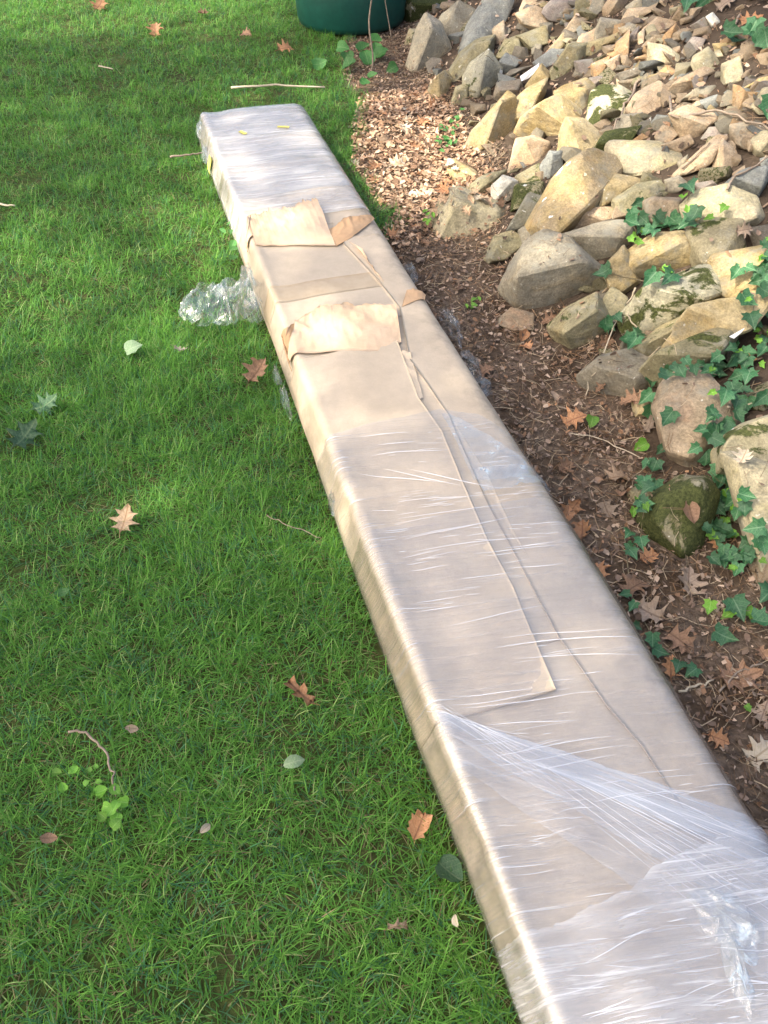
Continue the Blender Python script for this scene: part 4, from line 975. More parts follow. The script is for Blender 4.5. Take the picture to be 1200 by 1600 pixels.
def inlit(r, n, lo, hi, s0=-0.2, s1=6.6):
    s = r.uniform(s0, s1, n * 3); d0 = np.maximum(np.interp(s, NLS, NLN) - 0.06, np.where(s < 3.97, 0.80, 0)); d1 = np.interp(s, NBS, NBN)
    nn = d0 + (d1 - d0 + hi) * r.random(n * 3); w_ = (d1 - d0 + hi)
    ok = r.random(n * 3) < np.clip(w_ / 0.9, 0, 1); s, nn = s[ok][:n], nn[ok][:n]
    return np.stack([s * DX + nn * NX, s * DY + nn * NY], -1)
browns = [(0.23, 0.16, 0.115), (0.16, 0.11, 0.08), (0.30, 0.215, 0.155), (0.095, 0.068, 0.05), (0.38, 0.285, 0.21), (0.25, 0.145, 0.085)]
tans = [(0.44, 0.29, 0.18), (0.40, 0.245, 0.14), (0.48, 0.33, 0.22), (0.30, 0.18, 0.11), (0.52, 0.38, 0.26), (0.22, 0.135, 0.085)]
frags('leaf_litter', 20000, lambda r, n: inlit(r, n, 0, 0.12), (0.003, 0.014), browns, 'dark brown leaf litter along the foot of the bank', seed=4)
def sunny(r, n):
    s = r.uniform(2.75, 4.35, n); d0 = np.interp(s, NLS, NLN) - 0.06; d1 = np.interp(s, NBS, NBN) + 0.02
    nn = np.maximum(d0, 0.83) + np.maximum(d1 - np.maximum(d0, 0.83), 0.02) * r.random(n)
    ok = (s > 2.95) | (r.random(n) < 0.3); s, nn = s[ok], nn[ok]
    return np.stack([s * DX + nn * NX, s * DY + nn * NY], -1)
frags('dry_leaves', 5200, sunny, (0.005, 0.021), tans, 'pale dry leaves heaped beside the far end of the carton', k=8, flat=0.4, lift=0.010, seed=5)
def bank(r, n):
    s = r.uniform(0.4, 6.4, n); d = r.uniform(0.0, 2.6, n) ** 1.0; nn = np.interp(s, NBS, NBN) + d
    return np.stack([s * DX + nn * NX, s * DY + nn * NY], -1)
frags('bank_litter', 11000, lambda r, n: bank(r, n), (0.005, 0.020), browns + [(0.3, 0.2, 0.13)], 'brown leaf scraps caught between the bank rocks', seed=6, flat=0.35)
def needles(name, n, sampler, label, seed):
    r = np.random.default_rng(seed); X = sampler(r, n); Vs, Fs, Cs = [], [], []
    for x, y in X:
        p, nn = drop(x, y)
        if p is None or nn.z < 0.55 or (p.z > float(terrain(x, y)) + 0.02 and r.random() > 0.1): continue
        a = r.uniform(0, 6.28); L = r.uniform(0.02, 0.075); t = Vector((math.cos(a), math.sin(a), 0)); t = (t - nn * t.dot(nn)).normalized(); sd = nn.cross(t)
        w_ = r.uniform(0.0004, 0.0010); b = len(Vs); bend = r.normal(0, 0.12) * L; c0 = p + nn * r.uniform(0.003, 0.014)
        e0, e1 = c0 - t * L / 2 + nn * r.uniform(-.003, .008), c0 + t * L / 2 + nn * r.uniform(-.003, .008); m_ = c0 + sd * bend
        for q in (e0, m_, e1): Vs += [q - sd * w_, q + sd * w_ + nn * w_]
        Fs += [(b, b + 1, b + 3, b + 2), (b + 2, b + 3, b + 5, b + 4)]
        c = np.array([(0.30, 0.20, 0.12), (0.20, 0.12, 0.065), (0.42, 0.33, 0.22), (0.12, 0.085, 0.06)][int(r.integers(4))]) * r.uniform(.6, 1.2); Cs += [tuple(c) + (1,)] * 6
    me = mk_mesh(name, np.array([v[:] for v in Vs]), np.array(Fs)); attr(me, 'tint', np.array(Cs), 'FLOAT_COLOR')
    tag(link(name, me, LIT), label, None, kind='stuff')
needles('pine_needles', 12000, lambda r, n: inlit(r, n, 0, 0.1), 'dry needles and stalks strewn over the dark litter', 8)
needles('bank_needles', 5000, bank, 'dry stalks and needles caught among the bank rocks', 9)

# ------------------------------------------------------------------ single leaves
OAK = [(0.018, 0), (0.04, 0.10), (0.16, 0.14), (0.34, 0.12), (0.24, 0.23), (0.17, 0.33), (0.30, 0.38), (0.50, 0.42), (0.40, 0.50), (0.24, 0.55), (0.21, 0.62), (0.28, 0.68), (0.34, 0.77), (0.23, 0.77), (0.13, 0.81), (0.10, 0.90), (0.0, 1.0)]
IVY = [(0.0, 0.02), (0.14, -0.10), (0.30, -0.08), (0.44, -0.01), (0.37, 0.14), (0.40, 0.26), (0.55, 0.42), (0.34, 0.47), (0.22, 0.60), (0.12, 0.80), (0.0, 1.0)]
CURL = [(0.012, 0), (0.03, 0.10), (0.10, 0.16), (0.20, 0.13), (0.14, 0.26), (0.10, 0.38), (0.15, 0.45), (0.30, 0.62), (0.16, 0.58), (0.12, 0.66), (0.14, 0.78), (0.24, 0.95), (0.08, 0.86), (0.0, 1.0)]
TATTER = [(0.02, 0.0), (0.16, 0.10), (0.30, 0.16), (0.26, 0.28), (0.36, 0.40), (0.30, 0.52), (0.38, 0.66), (0.26, 0.72), (0.24, 0.88), (0.10, 0.84), (0.0, 0.95)]
HEART = [(0.0, 0.06), (0.10, -0.03), (0.28, -0.02), (0.42, 0.12), (0.48, 0.32), (0.44, 0.52), (0.33, 0.70), (0.18, 0.88), (0.0, 1.0)]
OVAL = [(0.0, 0.0), (0.12, 0.08), (0.24, 0.24), (0.30, 0.45), (0.27, 0.65), (0.17, 0.84), (0.0, 1.0)]
def leaf_mesh(name, out, mat, curlx=0.2, curly=0.2, seed=0, stem=0.0, dev=0.04, keep=1.0, torn=0.0):
    r = np.random.default_rng(seed + 100)
    V, F = [], []; m = len(out)
    def zz(x, y): return curlx * abs(x) + curly * ((y - 0.5) ** 2 - 0.1) + 0.0
    rows = []
    for x, y in out:
        jx, jy = r.normal(0, dev * 0.4), r.normal(0, dev * 0.4)
        row = []
        for f in (-1, -0.5, 0, 0.5, 1):
            xx = x * f * (1 + r.normal(0, dev) * (abs(f) == 1)) * (1 - torn * (r.random() < .4) * (f > 0)); yy = y + (r.normal(0, dev * 0.3) if f else 0)
            ym = min(max(y, 0), 1); yy2 = ym + (yy - ym) * abs(f) if abs(f) < 1 else yy
            V.append((xx, yy2, zz(xx, yy2) + r.normal(0, dev * 0.6) * abs(f))); row.append(len(V) - 1)
        rows.append(row)
    for i in range(m - 1):
        for j in range(4): F.append((rows[i][j], rows[i][j + 1], rows[i + 1][j + 1], rows[i + 1][j]))
    if stem:
        b = len(V); z0 = zz(0, 0)
        V += [(-0.012, 0.02, z0), (0.012, 0.02, z0), (0.0, 0.02, z0 + 0.02), (-0.01 + 0.05, -stem, z0 + 0.03), (0.01 + 0.05, -stem, z0 + 0.03), (0.05, -stem, z0 + 0.05)]
        F += [(b, b + 1, b + 4, b + 3), (b + 1, b + 2, b + 5, b + 4), (b + 2, b, b + 3, b + 5)]
    me = mk_mesh(name, np.array(V), F); me.materials.append(mat); return me
M_OAK = leaf_mat('dry tan oak leaf', (0.46, 0.31, 0.19), (0.55, 0.39, 0.25), 0.55, 0.2, vein=(0.36, 0.22, 0.12))
M_OAKR = leaf_mat('dry rust oak leaf', (0.42, 0.20, 0.09), (0.52, 0.28, 0.14), 0.55, 0.2, vein=(0.30, 0.14, 0.07))
M_OAKB = leaf_mat('dry brown oak leaf', (0.22, 0.125, 0.07), (0.30, 0.18, 0.11), 0.6, 0.15, vein=(0.16, 0.09, 0.05))
M_OAKG = leaf_mat('grey brown oak leaf', (0.27, 0.20, 0.145), (0.34, 0.26, 0.19), 0.6, 0.15, vein=(0.2, 0.14, 0.1))
M_OAKP = leaf_mat('pale fallen leaf', (0.56, 0.47, 0.34), (0.62, 0.53, 0.40), 0.6, 0.2, vein=(0.42, 0.33, 0.22))
M_GRN = leaf_mat('fallen green oak leaf', (0.055, 0.13, 0.06), (0.09, 0.18, 0.085), 0.45, 0.3, vein=(0.16, 0.25, 0.12))
M_SAGE = leaf_mat('fallen pale green leaf', (0.20, 0.30, 0.16), (0.27, 0.37, 0.22), 0.5, 0.3, vein=(0.32, 0.40, 0.25))
M_IVY = leaf_mat('ivy leaf', (0.028, 0.115, 0.045), (0.065, 0.19, 0.070), 0.34, 0.25, vein=(0.14, 0.26, 0.13), gloss=0.55)
M_IVYL = leaf_mat('young ivy leaf', (0.13, 0.34, 0.035), (0.20, 0.42, 0.05), 0.4, 0.35, vein=(0.26, 0.46, 0.10), gloss=0.45)
M_WEED = leaf_mat('weed leaf', (0.06, 0.20, 0.045), (0.09, 0.26, 0.06), 0.42, 0.35, vein=(0.15, 0.30, 0.10))
LM = {}
def leaf_obj(name, kind, px, py, size, yaw, tilt=0.25, raise_=0.006, plane=None, toward=0.35):
    out, mat = kind
    var = int(rng.integers(3)); key = (id(out), mat.name, var)
    if key not in LM: LM[key] = leaf_mesh(name, out, mat, 0.12 + 0.28 * var, (0.8, -0.5, 0.4)[var], var * 7 + len(out), 0.18 if out is OAK else 0.1, 0.07 if out is OAK else 0.05, torn=0.25 if var == 2 else 0)
    if plane is None: p, n = hit(px, py)
    else: p, n = Vector(at(px, py, plane)), Vector((0, 0, 1))
    up = (Vector((0, 0, 1)) * 0.6 + n * 0.5 + (Vector((0, 0, CAM_H)) - p).normalized() * toward + Vector(rng.normal(0, tilt, 3))).normalized()
    a = Vector((math.sin(yaw), math.cos(yaw), 0)); a = (a - up * a.dot(up)).normalized(); b = a.cross(up)
    o = bpy.data.objects.new(name, LM[key]); COL.objects.link(o)
    M_ = Matrix((b, a, up)).transposed().to_4x4()
    o.matrix_world = Matrix.Translation(p + up * raise_ - (a * size * 0.5)) @ M_ @ Matrix.Scale(size, 4)
    return o
G = 0.022
for (px, py, sz, yaw, kd, pl, lab) in [
    (195, 812, 0.075, 0.1, (OAK, M_OAK), G, 'tan pointed oak leaf lying flat in the middle of the lawn'),
    (470, 1085, 0.080, -0.9, (CURL, M_OAKR), G, 'curled rust brown leaf on the shaded grass left of the carton'),
    (655, 1292, 0.060, 0.4, (TATTER, M_OAKR), G, 'tattered reddish leaf close to the carton side'),
    (703, 1365, 0.050, 2.2, (HEART, M_GRN), G, 'round green fallen leaf near the carton side'),
    (620, 1453, 0.040, 1.4, (CURL, M_OAK), G, 'small tan leaf in the dark grass towards the bottom'),
    (402, 582, 0.095, 0.5, (OAK, M_OAKB), 0.04, 'brown oak leaf lying against the left side of the carton'),
    (72, 632, 0.085, 0.9, (OAK, M_GRN), G, 'green oak leaf, upper of the pair near the left edge'),
    (38, 682, 0.105, 0.3, (OAK, M_GRN), G, 'dark green oak leaf, lower of the pair near the left edge'),
    (210, 545, 0.055, 1.1, (HEART, M_SAGE), G, 'pale green heart shaped leaf left of the crumpled film'),
    (281, 547, 0.045, 1.5, (OAK, M_OAKP), G, 'small pale leaf just below the crumpled film'),
    (460, 1192, 0.055, 1.3, (OVAL, M_SAGE), G, 'pale green curled leaf below the rust brown leaf'),
    (98, 926, 0.045, 1.2, (OVAL, M_WEED), G, 'pale green blade shaped leaf under the tan oak leaf'),
    (155, 8, 0.13, 0.2, (OAK, M_OAKR), G, 'bright orange leaf in the sunny grass at the top'),
    (243, 48, 0.11, -0.1, (OAK, M_OAKR), G, 'red brown leaf standing in the shaded grass near the top'),
    (446, 78, 0.11, 1.0, (OAK, M_OAKR), G, 'orange brown leaf on the grass in front of the tub'),
    (318, 22, 0.08, 1.0, (OAK, M_OAKB), G, 'small brown leaf on the grass left of the tub'),
    (385, 55, 0.08, 2.0, (OAK, M_OAKB), G, 'dull brown leaf sunk in the grass left of the tub'),
    (320, 1295, 0.03, 0.8, (OVAL, M_OAKP), G, 'narrow straw coloured leaf in the lower lawn'),
    (75, 1310, 0.04, 1.5, (OVAL, M_OAKB), G, 'small brown leaf in the grass at lower left'),
    (207, 1137, 0.035, 1.8, (OVAL, M_OAKG), G, 'grey leaf scrap by the end of the curved twig'),
    (715, 1440, 0.028, 2.9, (OVAL, M_OAKP), G, 'thin whitish curled leaf beside the carton foot'),
    (640, 455, 0.05, 1.3, (OVAL, M_OAKR), G, None),
]:
    if lab: tag(leaf_obj('fallen_leaf' if kd[0] is not OAK else 'oak_leaf', kd, px, py, sz * (0.8 if kd[0] is OVAL else 1), yaw, 0.32, 0.006, pl), lab, 'leaf', 'single leaves on the lawn')
LITL = [
    (898, 660, 0.105, 1.3, M_OAKR, 'rusty oak leaf beside a round green leaf in the litter'), (965, 755, 0.12, 1.2, M_OAK, 'pale tan crumpled leaf left of the mossy boulder'),
    (948, 800, 0.09, 2.9, M_OAKG, 'grey brown oak leaf pointing downhill under the pale crumpled leaf'), (912, 835, 0.09, 0.2, M_OAKR, 'rust leaf tucked against the right side of the carton'),
    (1017, 668, 0.075, 0.9, M_OAKG, 'grey brown leaf left of the smooth brown boulder'), (975, 672, 0.06, 1.8, M_OAKG, 'mauve brown leaf in the litter left of the smooth boulder'),
    (990, 925, 0.10, 1.0, M_OAKB, 'large brown leaf low in the litter beside the carton'), (1012, 960, 0.11, -0.9, M_OAKG, 'grey brown pointed oak leaf beside the carton'),
    (1060, 1005, 0.10, 2.4, M_OAKB, 'dark brown oak leaf under the young green leaves'), (1150, 1062, 0.13, 1.4, M_OAKB, 'broad brown oak leaf with raised points at the right edge'),
    (1120, 1155, 0.06, 2.0, M_OAKR, 'orange leaf half hidden beside the carton end'), (1185, 1180, 0.10, 1.0, M_OAKP, 'pale pinkish leaf at the right edge below the brown one'),
    (1072, 915, 0.11, 0.15, M_OAKG, 'narrow standing grey leaf under the ivy'), (1010, 875, 0.07, 1.2, M_OAKR, 'reddish leaf below the mossy boulder'),
    (1160, 722, 0.075, 0.6, M_OAKP, 'pale oak leaf lying on the broken mossy rock'), (1170, 570, 0.07, 1.5, M_OAKR, 'orange brown leaf under the ivy at the right edge'),
    (1090, 268, 0.085, 2.8, M_OAKR, 'orange oak leaf among the rubble stones'), (1135, 10, 0.12, 1.2, M_OAKG, 'grey oak leaf at the top of the bank'),
    (1170, 35, 0.12, 1.6, M_OAKR, 'orange brown leaf at the top right of the bank'), (660, 195, 0.10, 0.4, M_OAKR, 'orange leaf in the sunny litter nearest the bank'),
    (615, 175, 0.12, 1.3, M_OAK, 'large pale leaf at the top of the sunny litter'), (600, 225, 0.13, 0.9, M_OAK, 'wide tan leaf at the grass edge of the sunny litter'),
    (650, 235, 0.11, 2.3, M_OAKR, 'orange oak leaf in the middle of the sunny litter'), (620, 262, 0.12, 1.7, M_OAKP, 'pale oak leaf on the sunny litter near the carton'),
    (680, 275, 0.10, 0.7, M_OAK, 'tan oak leaf in the sunny litter beside the low stones'), (660, 310, 0.12, 1.0, M_OAKP, 'pale curled leaf at the lower edge of the sunny litter'),
    (695, 300, 0.09, 2.6, M_OAKR, 'orange leaf against the broad olive rock'), (612, 372, 0.10, 1.2, M_OAKR, 'orange brown leaf beside the torn fold of the carton'),
    (632, 205, 0.10, 2.8, M_OAKP, 'cream leaf in the upper sunny litter'), (585, 265, 0.09, 0.4, M_OAKR, 'rust leaf in the grass beside the far end of the carton'),
    (760, 585, 0.08, 1.0, M_OAKB, 'brown leaf beside the ragged film on the right'), (830, 745, 0.07, 1.9, M_OAKB, 'brown leaf in the dark litter by the carton'),
    (880, 735, 0.08, 0.8, M_OAKB, 'dark oak leaf in the litter by the long pale stalk'), (1160, 360, 0.07, 1.3, M_OAKG, 'curled grey leaf right of the pale green rock'),
    (720, 185, 0.05, 1.0, M_OAKP, 'whitish leaf scrap at the foot of the yellow rocks'), (1045, 1045, 0.07, 0.2, M_OAKR, 'rust leaf against the carton under the green sprig'),
]
for (px, py, sz, yaw, mt_, lab) in LITL:
    sz *= 0.78
    tag(leaf_obj('oak_leaf', (OAK, mt_), px, py, sz, yaw, 0.3, 0.014), lab, 'leaf', 'dead leaves on the litter')
r2 = np.random.default_rng(77)
for k in range(72):     # more small dead leaves nobody could tell apart
    if k < 45: X = sunny(r2, 3)[0:1]
    else: X = inlit(r2, 3, 0, 0.1, 0.5, 3.0)[0:1]
    if not len(X): continue
    x, y = X[0]; px, py = topix(x, y, float(terrain(x, y)))
    m_ = [M_OAK, M_OAKR, M_OAKP, M_OAK][k % 4] if k < 45 else [M_OAKB, M_OAKG, M_OAKB, M_OAKR][k % 4]
    tag(leaf_obj('oak_leaf', (OAK if k % 3 else OVAL, m_), px, py, r2.uniform(0.035, 0.07), r2.uniform(0, 6.28), 0.35, 0.012),
        '%s leaf in the sunny heap near the %s' % (['tan', 'orange', 'pale', 'small tan'][k % 4], near_rock((x, y), 7)) if k < 45 else '%s leaf in the dark litter near the %s' % (['brown', 'dull', 'small', 'rusty'][k % 4], near_rock((x, y), 7)), 'leaf', 'leaves of the sunny heap' if k < 45 else 'leaves of the dark litter')

# ------------------------------------------------------------------ sticks
M_TWIG = simple_mat('grey twig bark', (0.20, 0.15, 0.11), (0.30, 0.24, 0.18), 60, 0.85, 0.3)
M_STK = simple_mat('bleached stick', (0.42, 0.35, 0.25), (0.52, 0.44, 0.32), 60, 0.8, 0.3)
def tube(pts, r0, r1, seg=6):
    pts = [Vector(p) for p in pts]; V, F = [], []
    up = Vector((0, 0, 1))
    for i, p in enumerate(pts):
        d = (pts[min(i + 1, len(pts) - 1)] - pts[max(i - 1, 0)]).normalized(); a = d.orthogonal() if abs(d.z) > .9 else d.cross(up); a.normalize(); b = d.cross(a)
        rr = r0 + (r1 - r0) * i / (len(pts) - 1)
        for k in range(seg): V.append(p + (a * math.cos(6.283 * k / seg) + b * math.sin(6.283 * k / seg)) * rr)
    for i in range(len(pts) - 1):
        for k in range(seg): F.append((i * seg + k, i * seg + (k + 1) % seg, (i + 1) * seg + (k + 1) % seg, (i + 1) * seg + k))
    F += [tuple(range(seg))[::-1], tuple(range((len(pts) - 1) * seg, len(pts) * seg))]
    return np.array([v[:] for v in V]), F
def dense(pts, m=5):
    out = []
    for i in range(len(pts) - 1):
        for k in range(m): f = k / m; out.append((pts[i][0] + (pts[i + 1][0] - pts[i][0]) * f, pts[i][1] + (pts[i + 1][1] - pts[i][1]) * f))
    return out + [pts[-1]]
def stick(px, r0, r1, mat, label, plane=None, up=0.012, name='twig', cat='twig', group='twigs and sticks'):
    pts = []
    for x, y in dense(px):
        p = Vector(at(x, y, plane)) if plane is not None else hit(x, y)[0]
        pts.append(p + Vector((rng.normal(0, .0026), rng.normal(0, .0026), up + rng.normal(0, .001))))
    if plane is None and len(pts) > 4:   # a stick bridges hollows
        z = np.array([p.z for p in pts]); k = np.linspace(0, 1, len(z)); line = np.polyval(np.polyfit(k, z, 2), k)
        for p, a in zip(pts, np.maximum(line, z - 0.03)): p.z = a
    V, F = tube(pts, r0, r1); return tag(world_obj(name, V, F, mat), label, cat, group)
stick([(362, 141), (430, 137), (508, 140)], 0.006, 0.004, M_STK, 'long straight bleached stick lying on the grass beyond the carton', 0.05)
stick([(265, 249), (290, 247), (318, 243)], 0.005, 0.003, M_TWIG, 'dead twig on the grass beside the far corner of the carton', 0.045)
stick([(108, 1147), (140, 1150), (165, 1175), (180, 1215), (182, 1240)], 0.0028, 0.0018, M_TWIG, 'curved grey twig in the grass at lower left', 0.045)
stick([(0, 323), (25, 326)], 0.005, 0.003, M_STK, 'short pale stick at the left edge of the lawn', 0.045)
stick([(155, 107), (178, 112)], 0.004, 0.003, M_STK, 'small pale stick in the grass at upper left', 0.045)
stick([(1000, 128), (985, 150), (972, 178), (958, 205)], 0.007, 0.003, M_TWIG, 'forked looking twig lying between white rock and tan boulder')
stick([(1040, 177), (1090, 181), (1150, 190), (1215, 210)], 0.005, 0.003, M_TWIG, 'long dark twig crossing the lower rubble stones')
stick([(1155, 28), (1145, 45), (1135, 65)], 0.006, 0.004, M_TWIG, 'dark bent twig at the top of the bank')
stick([(1065, 268), (1095, 240), (1108, 228)], 0.004, 0.003, M_TWIG, 'thin twig beside the long tan rubble stone')
stick([(1135, 300), (1150, 278), (1205, 250)], 0.004, 0.003, M_TWIG, 'thin dark twig above the blue grey flagstone')
stick([(967, 500), (940, 560), (920, 600), (915, 625)], 0.0022, 0.0015, M_STK, 'long pale stalk leaning over the round flat stone')
stick([(890, 682), (935, 690), (1000, 720)], 0.0020, 0.0014, M_STK, 'pale stalk lying in the dark litter')
stick([(870, 640), (905, 648), (920, 655)], 0.0025, 0.0018, M_TWIG, 'short dark twig in the litter above the rusty leaf')
stick([(992, 460), (978, 480), (985, 515), (1005, 533)], 0.0028, 0.002, M_STK, 'looping pale root hanging over the mossy blotched rock')
stick([(1135, 641), (1165, 635), (1190, 628)], 0.0032, 0.0022, M_STK, 'straight pale twig through the ivy at the right edge')
stick([(1060, 1085), (1090, 1075), (1112, 1068)], 0.003, 0.002, M_STK, 'broken pale twig beside the broad brown leaf')
stick([(1120, 1085), (1150, 1055), (1185, 1040)], 0.0025, 0.002, M_TWIG, 'thin twig lying over the broad brown leaf')
stick([(955, 855), (985, 860), (1010, 872)], 0.002, 0.0015, M_TWIG, 'thin dark twig below the pale crumpled leaf')
stick([(1028, 586), (1070, 584), (1090, 580)], 0.002, 0.0012, M_STK, 'fine white stalk across the lower slanting slab')
stick([(415, 810), (450, 825), (505, 848)], 0.0012, 0.0008, M_TWIG, 'thin stalk in the grass beside the carton', 0.05)
# bare sapling stem in front of the tub
p0, _ = hit(580, 118); pts = [p0 + Vector((0.01 * math.sin(k), 0.012 * k, 0.05 * k)) for k in range(14)]
V, F = tube(pts, 0.005, 0.003); tag(world_obj('sapling_stem', V, F, M_TWIG), 'thin bare upright stem in front of the green tub', 'stem')
p0, _ = hit(612, 62); pts = [p0 + Vector((-0.006 * k, 0.004 * k, 0.03 * k)) for k in range(9)]
V, F = tube(pts, 0.004, 0.002); tag(world_obj('sapling_stem', V, F, M_TWIG), 'short bare stem between the green tub and mossy boulder', 'stem')
# white scraps
M_WHT = simple_mat('white scrap', (0.74, 0.75, 0.77), (0.80, 0.81, 0.83), 20, 0.5, 0.05)
def scrap(px, label, th=0.006, name='paper_scrap', cat='scrap'):
    P = [hit(*p)[0] for p in px]; c = sum(P, Vector()) / len(P); tw_ = (Vector((0, 0, CAM_H)) - c).normalized()
    zc = max((p - c).dot(tw_) for p in P) * 0.4
    Q = [p + tw_ * (0.02 + zc - (p - c).dot(tw_) * 0.9) for p in P]
    V = [q[:] for q in Q] + [(q - tw_ * th)[:] for q in Q]; m = len(Q)
    F = [tuple(range(m)), tuple(range(2 * m - 1, m - 1, -1))] + [(i, i + m, (i + 1) % m + m, (i + 1) % m) for i in range(m)]
    return tag(world_obj(name, V, F, M_WHT, smooth=False), label, cat)
scrap([(813, 119), (842, 99), (842, 107), (826, 122), (815, 127)], 'long white sliver lying between the bank stones', 0.012, 'white_sliver', 'sliver')
scrap([(1139, 526), (1164, 512), (1158, 520), (1147, 529)], 'white paper scrap among the ivy at the right edge', 0.002)

# ------------------------------------------------------------------ ivy and small plants
def vine(label, line, leaves, name='ivy_vine', cat='ivy', group='ivy on the bank', kind=(IVY, M_IVY), young=0.15, size=(0.024, 0.056), spread=14, rstem=0.0016, leafname='leaf', raise_=0.016):
    pts = [hit(*p)[0] + Vector((0, 0, 0.010)) for p in dense(line, 4)]
    v = empty(name, pts[0]); tag(v, label, cat, group)
    V, F = tube(pts, rstem, rstem * 0.6, 5)
    me = mk_mesh('stem', V - np.array(pts[0]), F); link('stem', me, M_STEM, parent=v)
    L = np.array(line, float); seg = np.concatenate([[0], np.cumsum(np.hypot(*np.diff(L, axis=0).T))])
    for i in range(leaves):
        if isinstance(spread, list): px, py = spread[i][:2]; yg = len(spread[i]) > 2
        else:
            t = rng.random() * seg[-1]; px = np.interp(t, seg, L[:, 0]) + rng.normal(0, spread); py = np.interp(t, seg, L[:, 1]) + rng.normal(0, spread); yg = rng.random() < young
        k = (kind[0], M_IVYL) if yg else kind
        sz = rng.uniform(*size) * (0.62 if yg else 1)
        o = leaf_obj(leafname, k, px, py, sz, rng.uniform(1.9, 4.6) if kind[0] is IVY else rng.uniform(0, 6.28), 0.28, raise_ + rng.uniform(0, 0.022), None, 0.6)
        mw = o.matrix_world.copy(); o.parent = v; o.matrix_basis = Matrix.Translation(-v.location) @ mw
    return v
M_STEM = simple_mat('ivy stem', (0.16, 0.13, 0.08), (0.24, 0.20, 0.12), 60, 0.8, 0.2)
vine('dense ivy clump spilling over the right edge above the paper scrap', [(1205, 400), (1185, 440), (1175, 490), (1165, 520)], 26, spread=15)
vine('ivy mat covering the bank right of the smooth brown boulder', [(1205, 520), (1170, 560), (1120, 590), (1075, 585)], 28, spread=18)
vine('ivy strand running down beside the lower slanting slab', [(1110, 575), (1075, 582), (1045, 580)], 9, spread=7, size=(0.025, 0.042))
vine('ivy strand hanging down over the smooth brown boulder', [(1205, 610), (1150, 625), (1120, 680), (1105, 715)], 24, spread=15)
vine('ivy trailing between mossy boulder and pale pointed slab', [(1150, 770), (1125, 800), (1120, 840), (1150, 880)], 34, spread=16, size=(0.03, 0.05))
vine('ivy leaves at the foot of the pale pointed slab', [(1195, 830), (1185, 870), (1155, 895)], 8, spread=12)
vine('ivy runner trailing down the litter left of the mossy boulder', [(1022, 720), (1010, 770), (1002, 820), (998, 860)], 15, spread=10, size=(0.03, 0.048), young=0.3)
vine('three ivy leaves on the small yellowish stone', [(1015, 600), (1012, 630), (1018, 650)], 4, spread=[(1017, 607), (1008, 628), (1014, 648), (1035, 660)], size=(0.045, 0.055))
vine('ivy sprig behind the round flat grey stone', [(975, 500), (968, 520), (985, 540)], 6, spread=[(950, 515), (968, 508), (975, 530), (990, 535), (945, 512), (985, 548)], size=(0.04, 0.055))
vine('ivy sprig on the grey topped slab', [(990, 325), (985, 350), (1000, 380)], 15, spread=[(990, 323), (984, 357), (1000, 362), (1012, 348), (995, 372, 1), (1010, 368, 1), (988, 385, 1), (1000, 383, 1), (1012, 372), (1025, 360), (1030, 352), (985, 345), (1040, 362), (1003, 350, 1), (1020, 372)], size=(0.04, 0.06))
vine('ivy sprig between the brown grey stone and the pale green rock', [(1080, 300), (1070, 325), (1062, 360)], 9, spread=[(1080, 305), (1067, 325, 1), (1062, 352), (1075, 340, 1), (1068, 362), (1105, 348, 1), (1128, 337, 1), (1085, 350), (1050, 360)], size=(0.045, 0.065))
vine('ivy leaf pair under the large ochre rock', [(945, 430), (1010, 445), (1040, 435)], 4, spread=[(945, 433), (1010, 445), (1042, 436, 1), (1040, 440)], size=(0.05, 0.065))
vine('ivy on top of the bank at the upper right', [(1075, 2), (1085, 8), (1100, 5)], 4, spread=[(1078, 3), (1090, 8), (1070, 12), (1198, 2)], size=(0.08, 0.10))
vine('ivy tuft beside the bent twig at the upper right', [(1145, 60), (1165, 65), (1195, 70)], 7, spread=[(1148, 60), (1152, 72), (1180, 58), (1190, 68), (1172, 62), (1199, 70), (1195, 178)], size=(0.06, 0.085))
vine('bright young ivy sprig low in the litter at the right', [(1100, 950), (1130, 970), (1170, 968)], 7, spread=[(1110, 955, 1), (1137, 967, 1), (1172, 967, 1), (1152, 958), (1135, 1000), (1190, 945), (1198, 985)], size=(0.05, 0.06))
vine('ivy seedling row along the right side of the carton', [(975, 845), (985, 940), (1025, 1010), (1055, 1060)], 11, spread=[(975, 845), (988, 857), (990, 880), (970, 935), (985, 955), (1020, 1010), (1028, 1022), (1055, 1055), (1078, 1055), (1000, 985), (1162, 1108, 1)], size=(0.024, 0.038), young=0)
vine('round leaved green weed at the foot of the tub', [(550, 115), (570, 100), (590, 90)], 9, 'broadleaf_weed', 'weed', None, (HEART, M_WEED), 0, (0.07, 0.10), [(541, 85), (545, 105), (552, 112), (572, 95), (585, 75), (600, 95), (570, 102), (588, 88), (502, 108)], raise_=0.05)
vine('small green weed in the litter below the tub', [(570, 140), (585, 135)], 3, 'broadleaf_weed', 'weed', None, (HEART, M_WEED), 0, (0.05, 0.07), [(572, 142), (588, 132), (612, 112)], raise_=0.03)
vine('tiny green weed by the broad olive rock', [(668, 345), (676, 350)], 8, 'broadleaf_weed', 'weed', None, (OVAL, M_IVYL), 0, (0.02, 0.03), 5, raise_=0.02)
vine('feathery pale weed on the dark soil by the yellow rocks', [(695, 235), (705, 210), (722, 200)], 26, 'feathery_weed', 'weed', None, (OVAL, M_WEED), 0, (0.02, 0.035), 8, raise_=0.03)
vine('green clover leaves beside the small tuft of litter moss', [(735, 478), (742, 475)], 6, 'broadleaf_weed', 'weed', None, (OVAL, M_IVYL), 0, (0.02, 0.03), 5, raise_=0.01)
